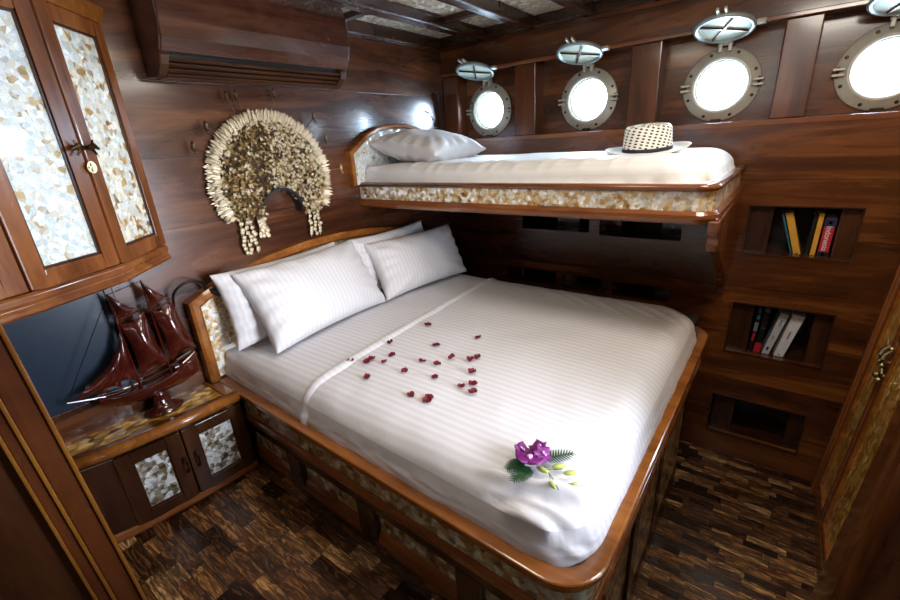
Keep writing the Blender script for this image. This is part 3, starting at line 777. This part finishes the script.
MB().prism([(p[0], p[1], .53) for p in [tuple(F0-Vector((.03, 0))), tuple(F0-Vector((.006, 0))), tuple(F1-Vector((.006, 0))), tuple(F1-Vector((.03, 0)))]], (0, 0, .302)).build('side_board', 'dark_z', ns, bevel=.003)
for par, p in ((e1, F2-Vector((.0, .02))), (e2, F2+Vector((.002, .022)))):
    MB().tube([(p.x+.0, p.y, .72), (p.x+.018, p.y, .705), (p.x+.018, p.y, .665), (p.x, p.y, .65)], .005, 8).build('handle', 'bronze', par)

# blue panel behind the ship, on the head wall
pn = thing('wall_panel', 'framed dark blue glass panel behind the model ship', 'panel', (XH, .26, 1.2))
MB().box(XH+.001, XH+.012, .07, .40, 1.00, 1.40).build('glass_sheet', 'mirror', pn)
fr_ = MB(); fr_.box(XH+.001, XH+.020, .40, .425, .98, 1.43); fr_.box(XH+.001, XH+.020, .07, .40, 1.40, 1.43); fr_.box(XH+.001, XH+.020, .07, .40, .975, 1.0)
fr_.build('panel_frame', 'dark_z', pn, bevel=.003)

# ------------------------------------------------------------------ model ship
ship = thing('model_ship', 'glossy red-brown wooden two-masted sailing ship on the bedside cabinet', 'model ship', (-1.775, .41, .869))
SX = -1.812
def hullw(t):   # half width
    return .034*math.sin(PI*min(1, max(0, (t+.06)/1.12)))**.7+.002
rows = []
for i in range(25):
    t = i/24; y = .215+t*.385
    zd = .990+.030*(2*t-.85)**2+(.015 if t > .8 else 0); zk = .942+.045*max(0, (.3-t)/.3)**1.6+.02*max(0, (t-.8)/.2)
    w_ = hullw(t); r = []
    for k in range(13):
        a = -1+2*k/12
        r.append((SX+w_*math.sin(a*PI/2), y, zk+(zd-zk)*abs(a)**1.7))
    rows.append(r)
mb = MB(); R_ = mb.grid(rows)
for i in range(24): mb.face([R_[i][0], R_[i+1][0], R_[i+1][12], R_[i][12]])
mb.face(R_[0]); mb.face(R_[-1])
mb.build('hull', 'ship', ship, smooth=False)
rl = MB()
for s_ in (-1, 1):
    rl.tube([(SX+s_*(hullw(i/12)+.001), .215+i/12*.385, .996+.030*(2*i/12-.85)**2+(.015 if i/12 > .8 else 0)) for i in range(13)], .004, 6)
rl.build('rail', 'ship', ship)
MB().box(SX-.022, SX+.022, .50, .575, .985, 1.025).build('deckhouse', 'ship', ship, bevel=.003)
MB().lathe([(.062, 0), (.064, .008), (.05, .016), (.03, .028), (.020, .066), (.024, .078)], Matrix.Translation((SX, .42, .870)) @ Matrix.Diagonal((.8, 1.25, 1, 1)), 32).build('stand', 'ship', ship, smooth=True)
MB().tube([(SX, .24, 1.01), (SX, .125, 1.04)], [.006, .003], 8).build('bowsprit', 'ship', ship)
for y, h in ((.365, 1.355), (.49, 1.372)):
    MB().tube([(SX, y, .97), (SX, y-.002, h)], [.006, .003], 8).build('mast', 'ship', ship)
def sail(corners, belly, nm='sail', th=.003):
    """corners: a quad (y,z) a b c d bulging toward +X"""
    a, b, c, d = [Vector(p)+Vector((.015, .02)) for p in corners]; N_ = 10; mb = MB()
    for s_ in (0, th):
        rows = []
        for i in range(N_+1):
            r = []
            for j in range(N_+1):
                u_, v_ = i/N_, j/N_
                p = a.lerp(b, u_).lerp(d.lerp(c, u_), v_)
                bb = math.sin(PI*u_)*math.sin(PI*v_)
                # leech curves inward
                p = p+(Vector(((a+b+c+d)/4))-p)*.16*(math.sin(PI*v_)*(abs(2*u_-1)**3)+math.sin(PI*u_)*(abs(2*v_-1)**3))
                r.append((SX+.006+belly*bb+s_, p.x, p.y))
            rows.append(r)
        mb.grid(rows)
    mb.build(nm, 'ship', ship, smooth=True)
sail([(.365, 1.015), (.352, 1.225), (.445, 1.245), (.475, 1.03)], .035)
sail([(.490, 1.03), (.475, 1.235), (.560, 1.25), (.600, 1.045)], .032)
sail([(.352, 1.235), (.347, 1.335), (.350, 1.33), (.430, 1.255)], .014, 'topsail')
sail([(.476, 1.245), (.470, 1.35), (.473, 1.345), (.55, 1.265)], .014, 'topsail')
for y0, zt_, yb in ((.245, 1.20, .345), (.19, 1.165, .285), (.13, 1.13, .235)):
    sail([(y0-.0, 1.02), (.345-(.245-y0)*.15, zt_), (.348-(.245-y0)*.15, zt_-.004), (yb, 1.005)], .02, 'jib')
for y, y2 in ((.36, .50), (.485, .62)):
    MB().tube([(SX, y, 1.03), (SX, y2-.02, 1.045)], .004, 6).build('boom', 'ship', ship)
    MB().tube([(SX, y+.005, 1.25), (SX, y2-.04, 1.275)], .003, 6).build('gaff', 'ship', ship)
rg = MB()
for (a, b) in (((.125, 1.04), (.363, 1.35)), ((.363, 1.35), (.488, 1.37)), ((.488, 1.37), (.60, 1.03))): rg.tube([(SX, *a), (SX, *b)], .0012, 4)
rg.build('rigging', 'black', ship)
ship.scale = (1, .87, 1.04); ship.location = (-1.775, .435, .869)

# ------------------------------------------------------------------ reading lamps
rl_ = thing('reading_lamp', 'black gooseneck reading lamp on wall beside the headboard', 'lamp', (XH, .62, 1.25), 'reading lamps')
pts = []
for i in range(15):
    a = PI*(i/14); pts.append((XH+.035+.03*math.sin(a), .66-.062*math.cos(a), 1.285+.055*math.sin(a)+(.0 if i > 7 else -.0)))
MB().tube([(XH+.001, .598, 1.20), (XH+.02, .596, 1.24)]+pts, .005, 8).build('gooseneck', 'black', rl_)
MB().tube([(XH+.035, .722, 1.285), (XH+.055, .745, 1.27), (XH+.07, .765, 1.255)], [.008, .014, .016], 12).build('lamp_head', 'black', rl_)
rl2 = thing('reading_lamp', 'slim black stick lamp standing up behind the bunk pillow', 'lamp', (XH, 2.41, 1.86), 'reading lamps')
MB().tube([(XH+.02, 2.42, 1.80), (XH+.02, 2.415, 1.95), (XH+.02, 2.40, 2.055)], .005, 8).build('lamp_stem', 'black', rl2)
MB().tube([(XH+.02, 2.402, 2.05), (XH+.02, 2.392, 2.09)], .011, 10).build('lamp_head', 'black', rl2)
MB().tube([(XH+.004, 2.405, 1.86), (XH+.006, 2.37, 1.93), (XH+.008, 2.33, 1.97), (XH+.006, 2.28, 1.985)], .003, 6).build('cord', 'black', rl2)

# ------------------------------------------------------------------ headdress on the head wall
hd = thing('headdress', 'gilded horseshoe-shaped headdress hung on the wood wall above the bed', 'headdress', (XH, 1.15, 1.65))
HC = Vector((1.142, 1.674)); RO = .278
def inshape(y, z):
    d = math.hypot((y-HC.x), z-HC.y)
    if d > .262: return False
    if math.hypot((y-1.14)/.100, (z-1.535)/.100) < 1 : return False
    if abs(y-1.14) < .100 and z < 1.535: return False
    lim = 1.535 if y < 1.13 else 1.515
    return z > lim
# domed backing
mb = MB(); rows = []
for i in range(9):
    rr = i/8; r = []
    for k in range(61):
        a = math.radians(-34+(248)*k/60)
        ri = .105; R = ri+(RO-ri)*rr; cz = HC.y if rr > .5 else HC.y-(.5-rr)*.2
        yy = HC.x+R*math.cos(a); zz_ = cz+R*math.sin(a)
        r.append((XH+.008+.042*math.sin(PI*(.04+.86*rr)), yy, max(zz_, 1.53)))
    rows.append(r)
mb.grid(rows); mb.grid([[(XH+.002, p[1], p[2]) for p in rows[-1]], rows[-1]])
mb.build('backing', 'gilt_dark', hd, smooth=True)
# dark arched lining of the opening
mb = MB(); arc = [(1.14+.098*math.cos(a), 1.53+.105*math.sin(a)) for a in [PI*k/20 for k in range(21)]]
mb.grid([[(XH+.002, *p) for p in arc], [(XH+.06, *p) for p in arc], [(XH+.06, 1.14+(p[0]-1.14)*1.15, 1.53+(p[1]-1.53)*1.1) for p in arc]])
mb.build('lining', 'bookblack', hd)
# pale fringe of petals round the rim
fg = MB(); rnd = random.Random(3)
for layer in range(3):
    for k in range(230):
        a = math.radians(-30+240*(k+rnd.random()*.6)/230)
        r0 = RO-.022+.010*layer; ln = .030+rnd.random()*.018-.006*layer
        c0 = Vector((XH+.045-.012*layer, HC.x+r0*math.cos(a), HC.y+r0*math.sin(a)))
        dr = Vector((rnd.uniform(-.25, .45), math.cos(a+rnd.uniform(-.12, .12)), math.sin(a+rnd.uniform(-.12, .12)))).normalized()
        tg = Vector((0, -math.sin(a), math.cos(a)))
        wd = .0024
        v0, v1, v2, v3, v4 = c0-tg*wd, c0+tg*wd, c0+dr*ln*.7+tg*wd*1.2, c0+dr*ln, c0+dr*ln*.7-tg*wd*1.2
        up_ = Vector((.004, 0, 0)); 
        mid = [v0, v1, v2, v3, v4]
        fg.prism([tuple(p) for p in mid], tuple(up_*.5))
fg.build('petal_fringe', 'cream', hd)
# gilded blossoms crowded over the face
def blossoms(nm, mat, count, seed, size, test=inshape, zone=None, lift=.0):
    rnd = random.Random(seed); f = MB(); c = 0
    while c < count:
        y = rnd.uniform(.84, 1.46); z = rnd.uniform(1.38, 1.98)
        if not test(y, z): continue
        if zone and rnd.random() > zone(y, z): continue
        d = math.hypot(y-HC.x, z-HC.y)/RO; x = XH+.014+.045*math.sin(PI*min(.9, max(.05, (d*RO-.10)/.17)))+rnd.uniform(0, .02)+lift
        s_ = size*rnd.uniform(.6, 1.3); tilt = Matrix.Rotation(rnd.uniform(-.7, .7), 4, 'Y') @ Matrix.Rotation(rnd.uniform(-.7, .7), 4, 'Z') @ Matrix.Rotation(rnd.uniform(0, 6), 4, 'X')
        m = Matrix.Translation((x, y, z)) @ tilt
        ctr = f.bm.verts.new(m @ Vector((s_*.15, 0, 0)))
        ring_ = [f.bm.verts.new(m @ Vector((s_*(.35 if k % 2 == 0 else .05), s_*(1 if k % 2 == 0 else .5)*math.cos(2*PI*k/10), s_*(1 if k % 2 == 0 else .5)*math.sin(2*PI*k/10)))) for k in range(10)]
        for k in range(10): f.face([ctr, ring_[k], ring_[(k+1) % 10]])
        c += 1
    o = f.build(nm, mat, hd); o['kind'] = 'stuff'; return o
blossoms('gilt_blossoms', 'gilt', 1900, 1, .010)
blossoms('dark_blossoms', 'gilt_dark', 1300, 2, .012, zone=lambda y, z: .9 if y < 1.15 else .35)  # dark brown-gilt blossoms, denser on the left half
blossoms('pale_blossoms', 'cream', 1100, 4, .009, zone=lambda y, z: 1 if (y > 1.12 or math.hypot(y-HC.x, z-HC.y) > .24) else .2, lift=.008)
def tail(y0, y1, z0, z1, seed, slant=0):
    rnd = random.Random(seed); f = MB()
    for r in range(8):
        z = z1+(z0-z1)*(r+.5)/8
        for k in range(3):
            y = y0+(y1-y0)*(k+.5)/3+rnd.uniform(-.006, .006)+slant*r
            f.ico((XH+.022+rnd.uniform(0, .012), y, z+rnd.uniform(-.006, .006)), .011, 1, (.5, 1, .9))
            f.tube([(XH+.02, y, z+.02), (XH+.02, y, z-.012)], .002, 5)
    f.build('bead_tail', 'cream', hd)
tail(.925, 1.00, 1.375, 1.52, 5); tail(1.28, 1.355, 1.39, 1.53, 6); tail(1.02, 1.055, 1.44, 1.52, 8)
for (y, z) in ((.985, 2.02), (1.027, 2.025), (1.203, 2.038), (.878, 1.91), (.812, 1.838), (1.393, 1.945), (1.443, 1.845), (1.515, 1.70)):
    d = Vector((y-HC.x, z-HC.y)); s0 = HC+d*(.26/d.length)
    f = MB(); f.tube([(XH+.03, s0.x, s0.y), (XH+.05, y, z)], .002, 5)
    f.ico((XH+.05, y, z), .015, 1, (.4, .6, 1.5)); f.ico((XH+.048, y+.006, z-.022), .009, 1, (.4, 1, .8))
    f.build('hair_pin', 'bronze' if z > 1.75 else 'gilt', hd)

# ------------------------------------------------------------------ wardrobe on the right
LX = leanx(.052)
wd = thing('wardrobe', 'tall wardrobe at right with golden shell-panelled doors', 'wardrobe', (.5, 2.0, 0))
def wbox(nm, a, mat, bev=.003, parent=wd):
    return MB().box(*a).apply(LX).build(nm, mat, parent, bevel=bev)
wbox('wardrobe_body', (.420, .62, 1.42, 2.47, 0, 2.32), 'dark_z')
wbox('corner_post', (.385, .42, 2.375, 2.475, 0, 2.32), 'wood_z', .008)
wbox('corner_bead', (.378, .388, 2.385, 2.40, 0, 2.32), 'wood_z', .003)
wbox('base_board', (.392, .42, 1.42, 2.375, 0, .075), 'wood_y')
def wdoor(y0, y1, nm):
    # leaf edges, then a recessed shell panel with a sill whose lit gold is put into brighter wood
    f = MB(); st = .032
    f.box(.392, .42, y0, y0+st, .08, 2.25); f.box(.392, .42, y1-st, y1, .08, 2.25); f.box(.392, .42, y0+st, y1-st, .08, .115); f.box(.392, .42, y0+st, y1-st, 2.19, 2.25)
    fo_ = f.apply(LX).build('door', 'wood_z', wd, bevel=.003)
    MB().box(.405, .419, y0+st, y1-st, .115, 2.19).apply(LX).build('shell_panel', 'shell_wardrobe', fo_)
    b = MB(); b.box(.394, .41, y0+st, y0+st+.007, .115, 2.19); b.box(.394, .41, y1-st-.007, y1-st, .115, 2.19); b.box(.394, .41, y0+st, y1-st, .115, .122)
    b.apply(LX).build('bead', 'rim', fo_)
    return fo_
wa = wdoor(2.115, 2.372, 'a'); wb = wdoor(1.48, 2.105, 'b')
def hpt(y, z, d): z -= .06; return (.392+.052*z-d, y, z)
for par, s_, y in ((wa, 1, 2.135), (wb, -1, 2.09)):
    h_ = MB(); h_.tube([hpt(y, 1.03, .004), hpt(y, 1.01, .018), hpt(y, .99, .02), hpt(y, .965, .018), hpt(y, .945, .004)], [.007, .009, .012, .009, .006], 8)
    h_.tube([hpt(y, 1.03, .012), hpt(y+.02*s_, 1.045, .012)], .005, 6); h_.tube([hpt(y, .985, .012), hpt(y+.03*s_, .99, .012)], .005, 6); h_.tube([hpt(y, .95, .012), hpt(y+.02*s_, .935, .012)], .005, 6)
    h_.ico(hpt(y, .90, .01), .012, 2); h_.build('handle', 'brass', par)

# ------------------------------------------------------------------ books
def book(nm, bl, brr, tr, tl, cover, label, depth=.15, y=2.545, bands=(), group=None, text=None, pages=True):
    """spine corners in XZ; the book runs back into the shelf"""
    t = thing(nm, label, 'book', (bl[0], y, bl[1]), 'books in the wall shelves')
    pts = [Vector((p[0], y, p[1])) for p in (bl, brr, tr, tl)]
    u_ = (pts[1]-pts[0]); tt = min(.0025, u_.length*.12); u_.normalize()
    v_ = (pts[3]-pts[0]).normalized()
    cv = MB()
    cv.prism(pts, (0, .003, 0))
    cv.prism([pts[0], pts[0]+u_*tt, pts[3]+u_*tt, pts[3]], (0, depth, 0)); cv.prism([pts[1]-u_*tt, pts[1], pts[2], pts[2]-u_*tt], (0, depth, 0))
    c = cv.build('cover', cover, t)
    pg = [pts[0]+u_*tt+v_*.004, pts[1]-u_*tt+v_*.004, pts[2]-u_*tt-v_*.004, pts[3]+u_*tt-v_*.004]
    MB().prism([p+Vector((0, .003, 0)) for p in pg], (0, depth-.008, 0)).build('pages', 'paper', t)
    def at(a, b): 
        lo = pts[0].lerp(pts[1], a); hi = pts[3].lerp(pts[2], a); return lo.lerp(hi, b)
    for (a0, a1, b0, b1, mt) in bands:
        q = [at(a0, b0), at(a1, b0), at(a1, b1), at(a0, b1)]
        MB().prism([p+Vector((0, -.0008, 0)) for p in q], (0, .0007, 0)).build('spine_label', mt, c)
    for (s_, a, b, size, mt) in (text or []):
        cu = bpy.data.curves.new('lettering', 'FONT'); cu.body = s_; cu.size = size; cu.align_x = 'CENTER'; cu.align_y = 'CENTER'; cu.extrude = .0003
        cu.materials.append(M[mt]); tmp = bpy.data.objects.new('lettering_source', cu); COL.objects.link(tmp)
        bpy.context.view_layer.update(); me = bpy.data.meshes.new_from_object(tmp.evaluated_get(bpy.context.evaluated_depsgraph_get())); bpy.data.objects.remove(tmp)
        o = bpy.data.objects.new('lettering', me); COL.objects.link(o)
        vv = (pts[3]-pts[0]).normalized()
        # reads from top to bottom: local x = -v, local z = -Y
        X_ = -vv; Z_ = Vector((0, -1, 0)); Y_ = Z_.cross(X_)
        m = Matrix((X_, Y_, Z_)).transposed().to_4x4(); m.translation = at(a, b)+Vector((0, -.0016, 0))
        o.parent = c; o.matrix_parent_inverse = parent_world(c).inverted(); o.matrix_basis = m
    return t
ZB = 1.186
book('book', (.098, ZB), (.106, ZB), (.043, 1.378), (.034, 1.376), 'teal', 'thin dark book with pale blue edge leaning on the left yellow book', y=2.548)
book('book', (.1075, ZB), (.139, ZB+.003), (.077, 1.390), (.045, 1.380), 'yellow', 'yellow-spined book tilting left on the top shelf', bands=[(.4, .6, .04, .06, 'bookblack')], text=[('the art of islands', .5, .52, .009, 'navy')][:0])
book('book', (.148, ZB), (.163, ZB), (.167, 1.372), (.152, 1.372), 'bookblack', 'black book just left of the upright yellow book', y=2.56)
book('book', (.165, ZB), (.188, ZB), (.190, 1.388), (.167, 1.388), 'yellow', 'upright yellow-spined book beside the red travel guide', bands=[(.35, .65, .03, .05, 'bookblack')])
book('book', (.191, ZB), (.233, ZB), (.235, 1.370), (.193, 1.368), 'bookred', 'red travel guide with blue top and the word Indonesia on its spine', y=2.54,
     bands=[(0, 1, .0, .16, 'bookblack'), (0, 1, .80, 1, 'navy'), (.38, .62, .06, .12, 'bookred'), (.36, .64, .86, .93, 'label')], text=[('Indonesia', .5, .50, .030, 'label')])
ZB = .647
book('book', (.006, ZB), (.027, ZB), (.038, .868), (.017, .870), 'bookblack', 'dark paperback with blue and white spine marks, leftmost on the middle shelf', bands=[(.1, .9, .55, .78, 'grey'), (.2, .8, .86, .96, 'teal'), (.25, .75, .30, .5, 'bookred')], text=[('THE LAST', .5, .66, .017, 'bookblack')][:0])
book('book', (.031, ZB), (.060, ZB), (.074, .879), (.045, .884), 'bookblack', 'black book with a red foot to its spine on the middle shelf', bands=[(0, 1, 0, .26, 'bookred'), (.3, .8, .62, .635, 'grey')])
book('book', (.066, ZB+.003), (.100, ZB), (.149, .883), (.110, .890), 'bwhite', 'pale grey-white book leaning right, the slimmer of two white ones', bands=[(.35, .6, .12, .2, 'navy'), (.45, .6, .70, .86, 'grey'), (.42, .55, .40, .48, 'grey')])
book('book', (.116, ZB+.004), (.160, ZB), (.211, .884), (.158, .893), 'label', 'thick white book leaning right at the end of the row', bands=[(.45, .58, .44, .62, 'grey'), (.4, .6, .05, .08, 'grey')])

# ------------------------------------------------------------------ rose petals
PET = [(-1.190, 1.355), (-1.214, 1.130), (-1.030, 1.212), (-0.915, 1.353), (-1.248, 0.938), (-1.179, 0.960), (-1.183, 0.990), (-1.117, 0.996), (-1.130, 1.054), (-0.992, 1.077), (-0.927, 1.088), (-0.906, 1.155), (-0.837, 1.177), (-0.822, 1.203), (-1.001, 0.984), (-1.096, 0.887), (-0.875, 1.010), (-0.780, 1.106), (-0.761, 1.009), (-0.732, 1.041), (-0.705, 0.999), (-0.876, 0.882), (-0.814, 0.906), (-0.807, 0.883)]
PLAB = ['lone dark petal highest in the scatter, nearest the pillows and bunk',
        'petal sitting on its own just above the left-hand row, close to the hem',
        'fanned red petal alone in the upper middle, below the highest petal',
        'curled petal furthest out towards the porthole wall, above the right-hand pair',
        'leftmost petal of all, touching the line of the sheet hem',
        'lower petal of the touching pair just right of the leftmost petal',
        'upper petal of the touching pair just right of the leftmost petal',
        'crimson petal at the right end of the left-hand row',
        'flat petal just above the right end of the left-hand row',
        'left one of two petals side by side in the middle of the scatter',
        'rounded petal on the right of the two side by side in the middle',
        'smallest petal, alone between the middle petals and the right-hand pair',
        'left petal of the touching pair on the right side of the scatter',
        'right petal of the touching pair on the right side of the scatter',
        'small petal between the left-hand row and the wide centre petal',
        'large rounded petal below the left-hand row, nearest the side rail on the left',
        'wide split petal near the centre, directly below the middle ones',
        'bright crimson petal just below the right-hand touching pair',
        'left petal of the three clustered at the lower right, pointed at both ends',
        'upper right petal of the three clustered at the lower right',
        'lowest petal of the three clustered at the lower right, closest to the orchid',
        'curled petal just left of the lowest touching pair',
        'upper petal of the touching pair at the bottom of the scatter',
        'lowest petal of the whole scatter, in the bottom touching pair']
def petal_mesh(seed):
    rnd = random.Random(seed); mb = MB(); N_ = 8
    L = rnd.uniform(.021, .029); W_ = L*rnd.uniform(.42, .62); cur = rnd.uniform(.1, .6); cu2 = rnd.uniform(.1, .4)
    for s_ in (0, .0012):
        rows = []
        for i in range(N_+1):
            r = []
            for j in range(N_+1):
                a = -1+2*i/N_; b = -1+2*j/N_
                w_ = W_*math.sqrt(max(0.02, 1-a*a*.96))*(1+.25*a)
                r.append((a*L*.6, b*w_, .003+cur*.014*(b*b)+cu2*.014*a*a*(1 if a > 0 else .4)+.002*math.sin(5*a+seed)*b+s_))
            rows.append(r)
        mb.grid(rows)
    return mb
for i, (x, y) in enumerate(PET):
    o = petal_mesh(i).build('rose_petal', 'red', smooth=True)
    o.location = (x, y, ztop(x, y)+.003); o.rotation_euler = (random.uniform(-.15, .15), random.uniform(-.15, .15), random.uniform(0, 6.28))
    tag(o, PLAB[i], 'petal', 'red rose petals scattered on the bed')
# ------------------------------------------------------------------ orchid spray
OX, OY = -.385, .850; OZ = ztop(OX, OY)+.004
orch = thing('orchid_spray', 'purple orchid spray with fern leaves lying near the foot of the bed', 'flowers', (OX, OY, OZ))
def orchid(c, r, yaw, tilt):
    m = Matrix.Translation(c) @ Matrix.Rotation(yaw, 4, 'Z') @ Matrix.Rotation(tilt, 4, 'Y')
    f = MB()
    for k in range(5):
        a = 2*PI*k/5+.3; wide = .62 if k in (1, 4) else .42
        rows = []
        for i in range(7):
            t = i/6; w_ = r*wide*math.sin(PI*min(1, .12+t*.86))**.8
            rows.append([m @ Matrix.Rotation(a, 4, 'Z') @ Vector((t*r, w_*b, .002+.25*r*t*t-.12*r*b*b+.05*r*math.sin(6*t))) for b in (-1, -.5, 0, .5, 1)])
        f.grid(rows)
    o = f.build('blossom', 'purple', orch, smooth=True)
    q = o.modifiers.new('th', 'SOLIDIFY'); q.thickness = .0008
    g = MB(); g.ico(m @ Vector((0, 0, .008)), r*.20, 1, (1, .8, 1)); g.ico(m @ Vector((r*.25, 0, .008)), r*.18, 1, (1.3, .8, .5)); g.build('blossom_lip', 'pink', o, smooth=True)
for (dx, dy, dz, r, yw, tl) in ((-.012, -.030, .030, .048, 2.0, .3), (-.062, -.018, .022, .032, 3.6, -.5), (-.045, .035, .024, .032, 1.0, -.3), (-.01, .022, .030, .034, .3, .5)):
    orchid((OX+dx, OY+dy, OZ+dz), r, yw, tl)
def fern(p0, p1, nm='fern_leaf'):
    p0, p1 = Vector(p0), Vector(p1); f = MB(); d = (p1-p0); L = d.length; d.normalize(); s_ = Vector((-d.y, d.x, 0))
    f.tube([p0, p0.lerp(p1, .5)+Vector((0, 0, .004)), p1], .0012, 5)
    for i in range(11):
        t = .12+.08*i; w_ = .024*math.sin(PI*min(1, .25+t*.75))+.004
        for q in (-1, 1):
            b = p0.lerp(p1, t)+Vector((0, 0, .004)); e = b+s_*q*w_+d*.012; n_ = d*.0042
            f.prism([b-n_, e-n_*.5, e+n_*.6+s_*q*.003, b+n_], (0, 0, .0008))
    f.build(nm, 'green', orch)
fern((OX-.01, OY+.02, OZ+.006), (OX+.025, OY+.125, OZ+.008)); fern((OX-.0, OY-.03, OZ+.008), (OX+.022, OY-.115, OZ+.006)); fern((OX-.03, OY-.03, OZ+.004), (OX-.03, OY-.10, OZ+.005))
stem_ = MB(); S0 = Vector((OX+.02, OY+.005, OZ+.01)); S1 = Vector((OX+.075, OY-.005, OZ+.008)); S2 = Vector((OX+.115, OY-.018, OZ+.006))
stem_.tube([S0, S1, S2], .0016, 6); stem_.tube([S0.lerp(S1, .3), (OX+.06, OY+.045, OZ+.01)], .0012, 6); stem_.tube([S1.lerp(S2, .5), (OX+.12, OY+.03, OZ+.008)], .0012, 6); stem_.tube([S0.lerp(S1, .6), (OX+.085, OY-.02, OZ+.008)], .0012, 6)
stem_.build('stem', 'stem', orch)
for (x, y, L, an) in ((.045, .045, .024, 1.2), (.085, .055, .022, 1.1), (.03, -.008, .022, .4), (.095, -.024, .018, -.1), (.125, .035, .012, 1.3)):
    MB().ico((OX+x, OY+y, OZ+.010), L, 2, (1, .42, .35), Matrix.Rotation(an, 4, 'Z')).build('bud', 'bud', orch, smooth=True)

orch.scale = (.8, .8, .8); orch.rotation_euler = (0, 0, -.45); orch.location = (OX+.005, OY-.035, OZ)
# ------------------------------------------------------------------ light
def area(name, loc, target, size, power, col, shape='SQUARE', size_y=None, spread=None):
    l = bpy.data.lights.new(name, 'AREA'); l.shape = shape; l.size = size; l.energy = power; l.color = col
    if size_y: l.shape = 'RECTANGLE'; l.size_y = size_y
    if spread: l.spread = spread
    o = bpy.data.objects.new(name, l); COL.objects.link(o); o.location = loc
    o.rotation_euler = (Vector(target)-Vector(loc)).to_track_quat('-Z', 'Y').to_euler(); return o
for cx in PORT:
    area('daylight', (cx, YP+.13, PZ+.02), (cx-.2, 1.0, 2.1), .2, 13, (.55, .76, 1.0), 'DISK')
area('cabin_light', (-.75, .85, 2.33), (-.8, .95, 0), .35, 6.5, (1.0, .85, .66))
area('aisle_fill', (.12, 1.45, 2.33), (.0, 1.75, 0), .35, 12, (1.0, .92, .80))  # added overhead fill, brightens right floor, shelves and bed foot
area('camera_side_fill', (-.35, -.45, 2.2), (-.9, 1.4, 1.0), .6, 4.0, (1.0, .95, .9))  # added fill from the camera side for bed sides and bunk front
area('doorway_light', (.26, .95, 1.45), (-1.9, .75, 1.45), .4, 11, (.78, .86, 1.0), size_y=.8, spread=1.5)
w_ = bpy.data.worlds.new('sky'); S.world = w_; w_.use_nodes = True
bg = w_.node_tree.nodes['Background']; bg.inputs[0].default_value = (.75, .88, 1, 1); bg.inputs[1].default_value = 6.0

# ------------------------------------------------------------------ camera
yaw, pit, rol = .66044, .35755, -.06542
fw = Vector((-math.sin(yaw)*math.cos(pit), math.cos(yaw)*math.cos(pit), -math.sin(pit)))
rt = Vector((math.cos(yaw), math.sin(yaw), 0)); up = rt.cross(fw)
r2 = rt*math.cos(rol)+up*math.sin(rol); u2 = -rt*math.sin(rol)+up*math.cos(rol)
cam = bpy.data.cameras.new('camera'); co = bpy.data.objects.new('camera', cam); COL.objects.link(co)
m = Matrix((r2, u2, -fw)).transposed().to_4x4(); m.translation = (0, 0, 1.8); co.matrix_world = m
cam.sensor_width = 36; cam.lens = 426.6/900*36; cam.clip_start = .02
S.camera = co
S.view_settings.view_transform = 'Standard'; S.view_settings.look = 'None'; S.view_settings.gamma = 1; S.view_settings.exposure = 0.0
S.view_settings.use_curve_mapping = False
S.cycles.max_bounces = 8; S.cycles.caustics_reflective = False; S.cycles.caustics_refractive = False
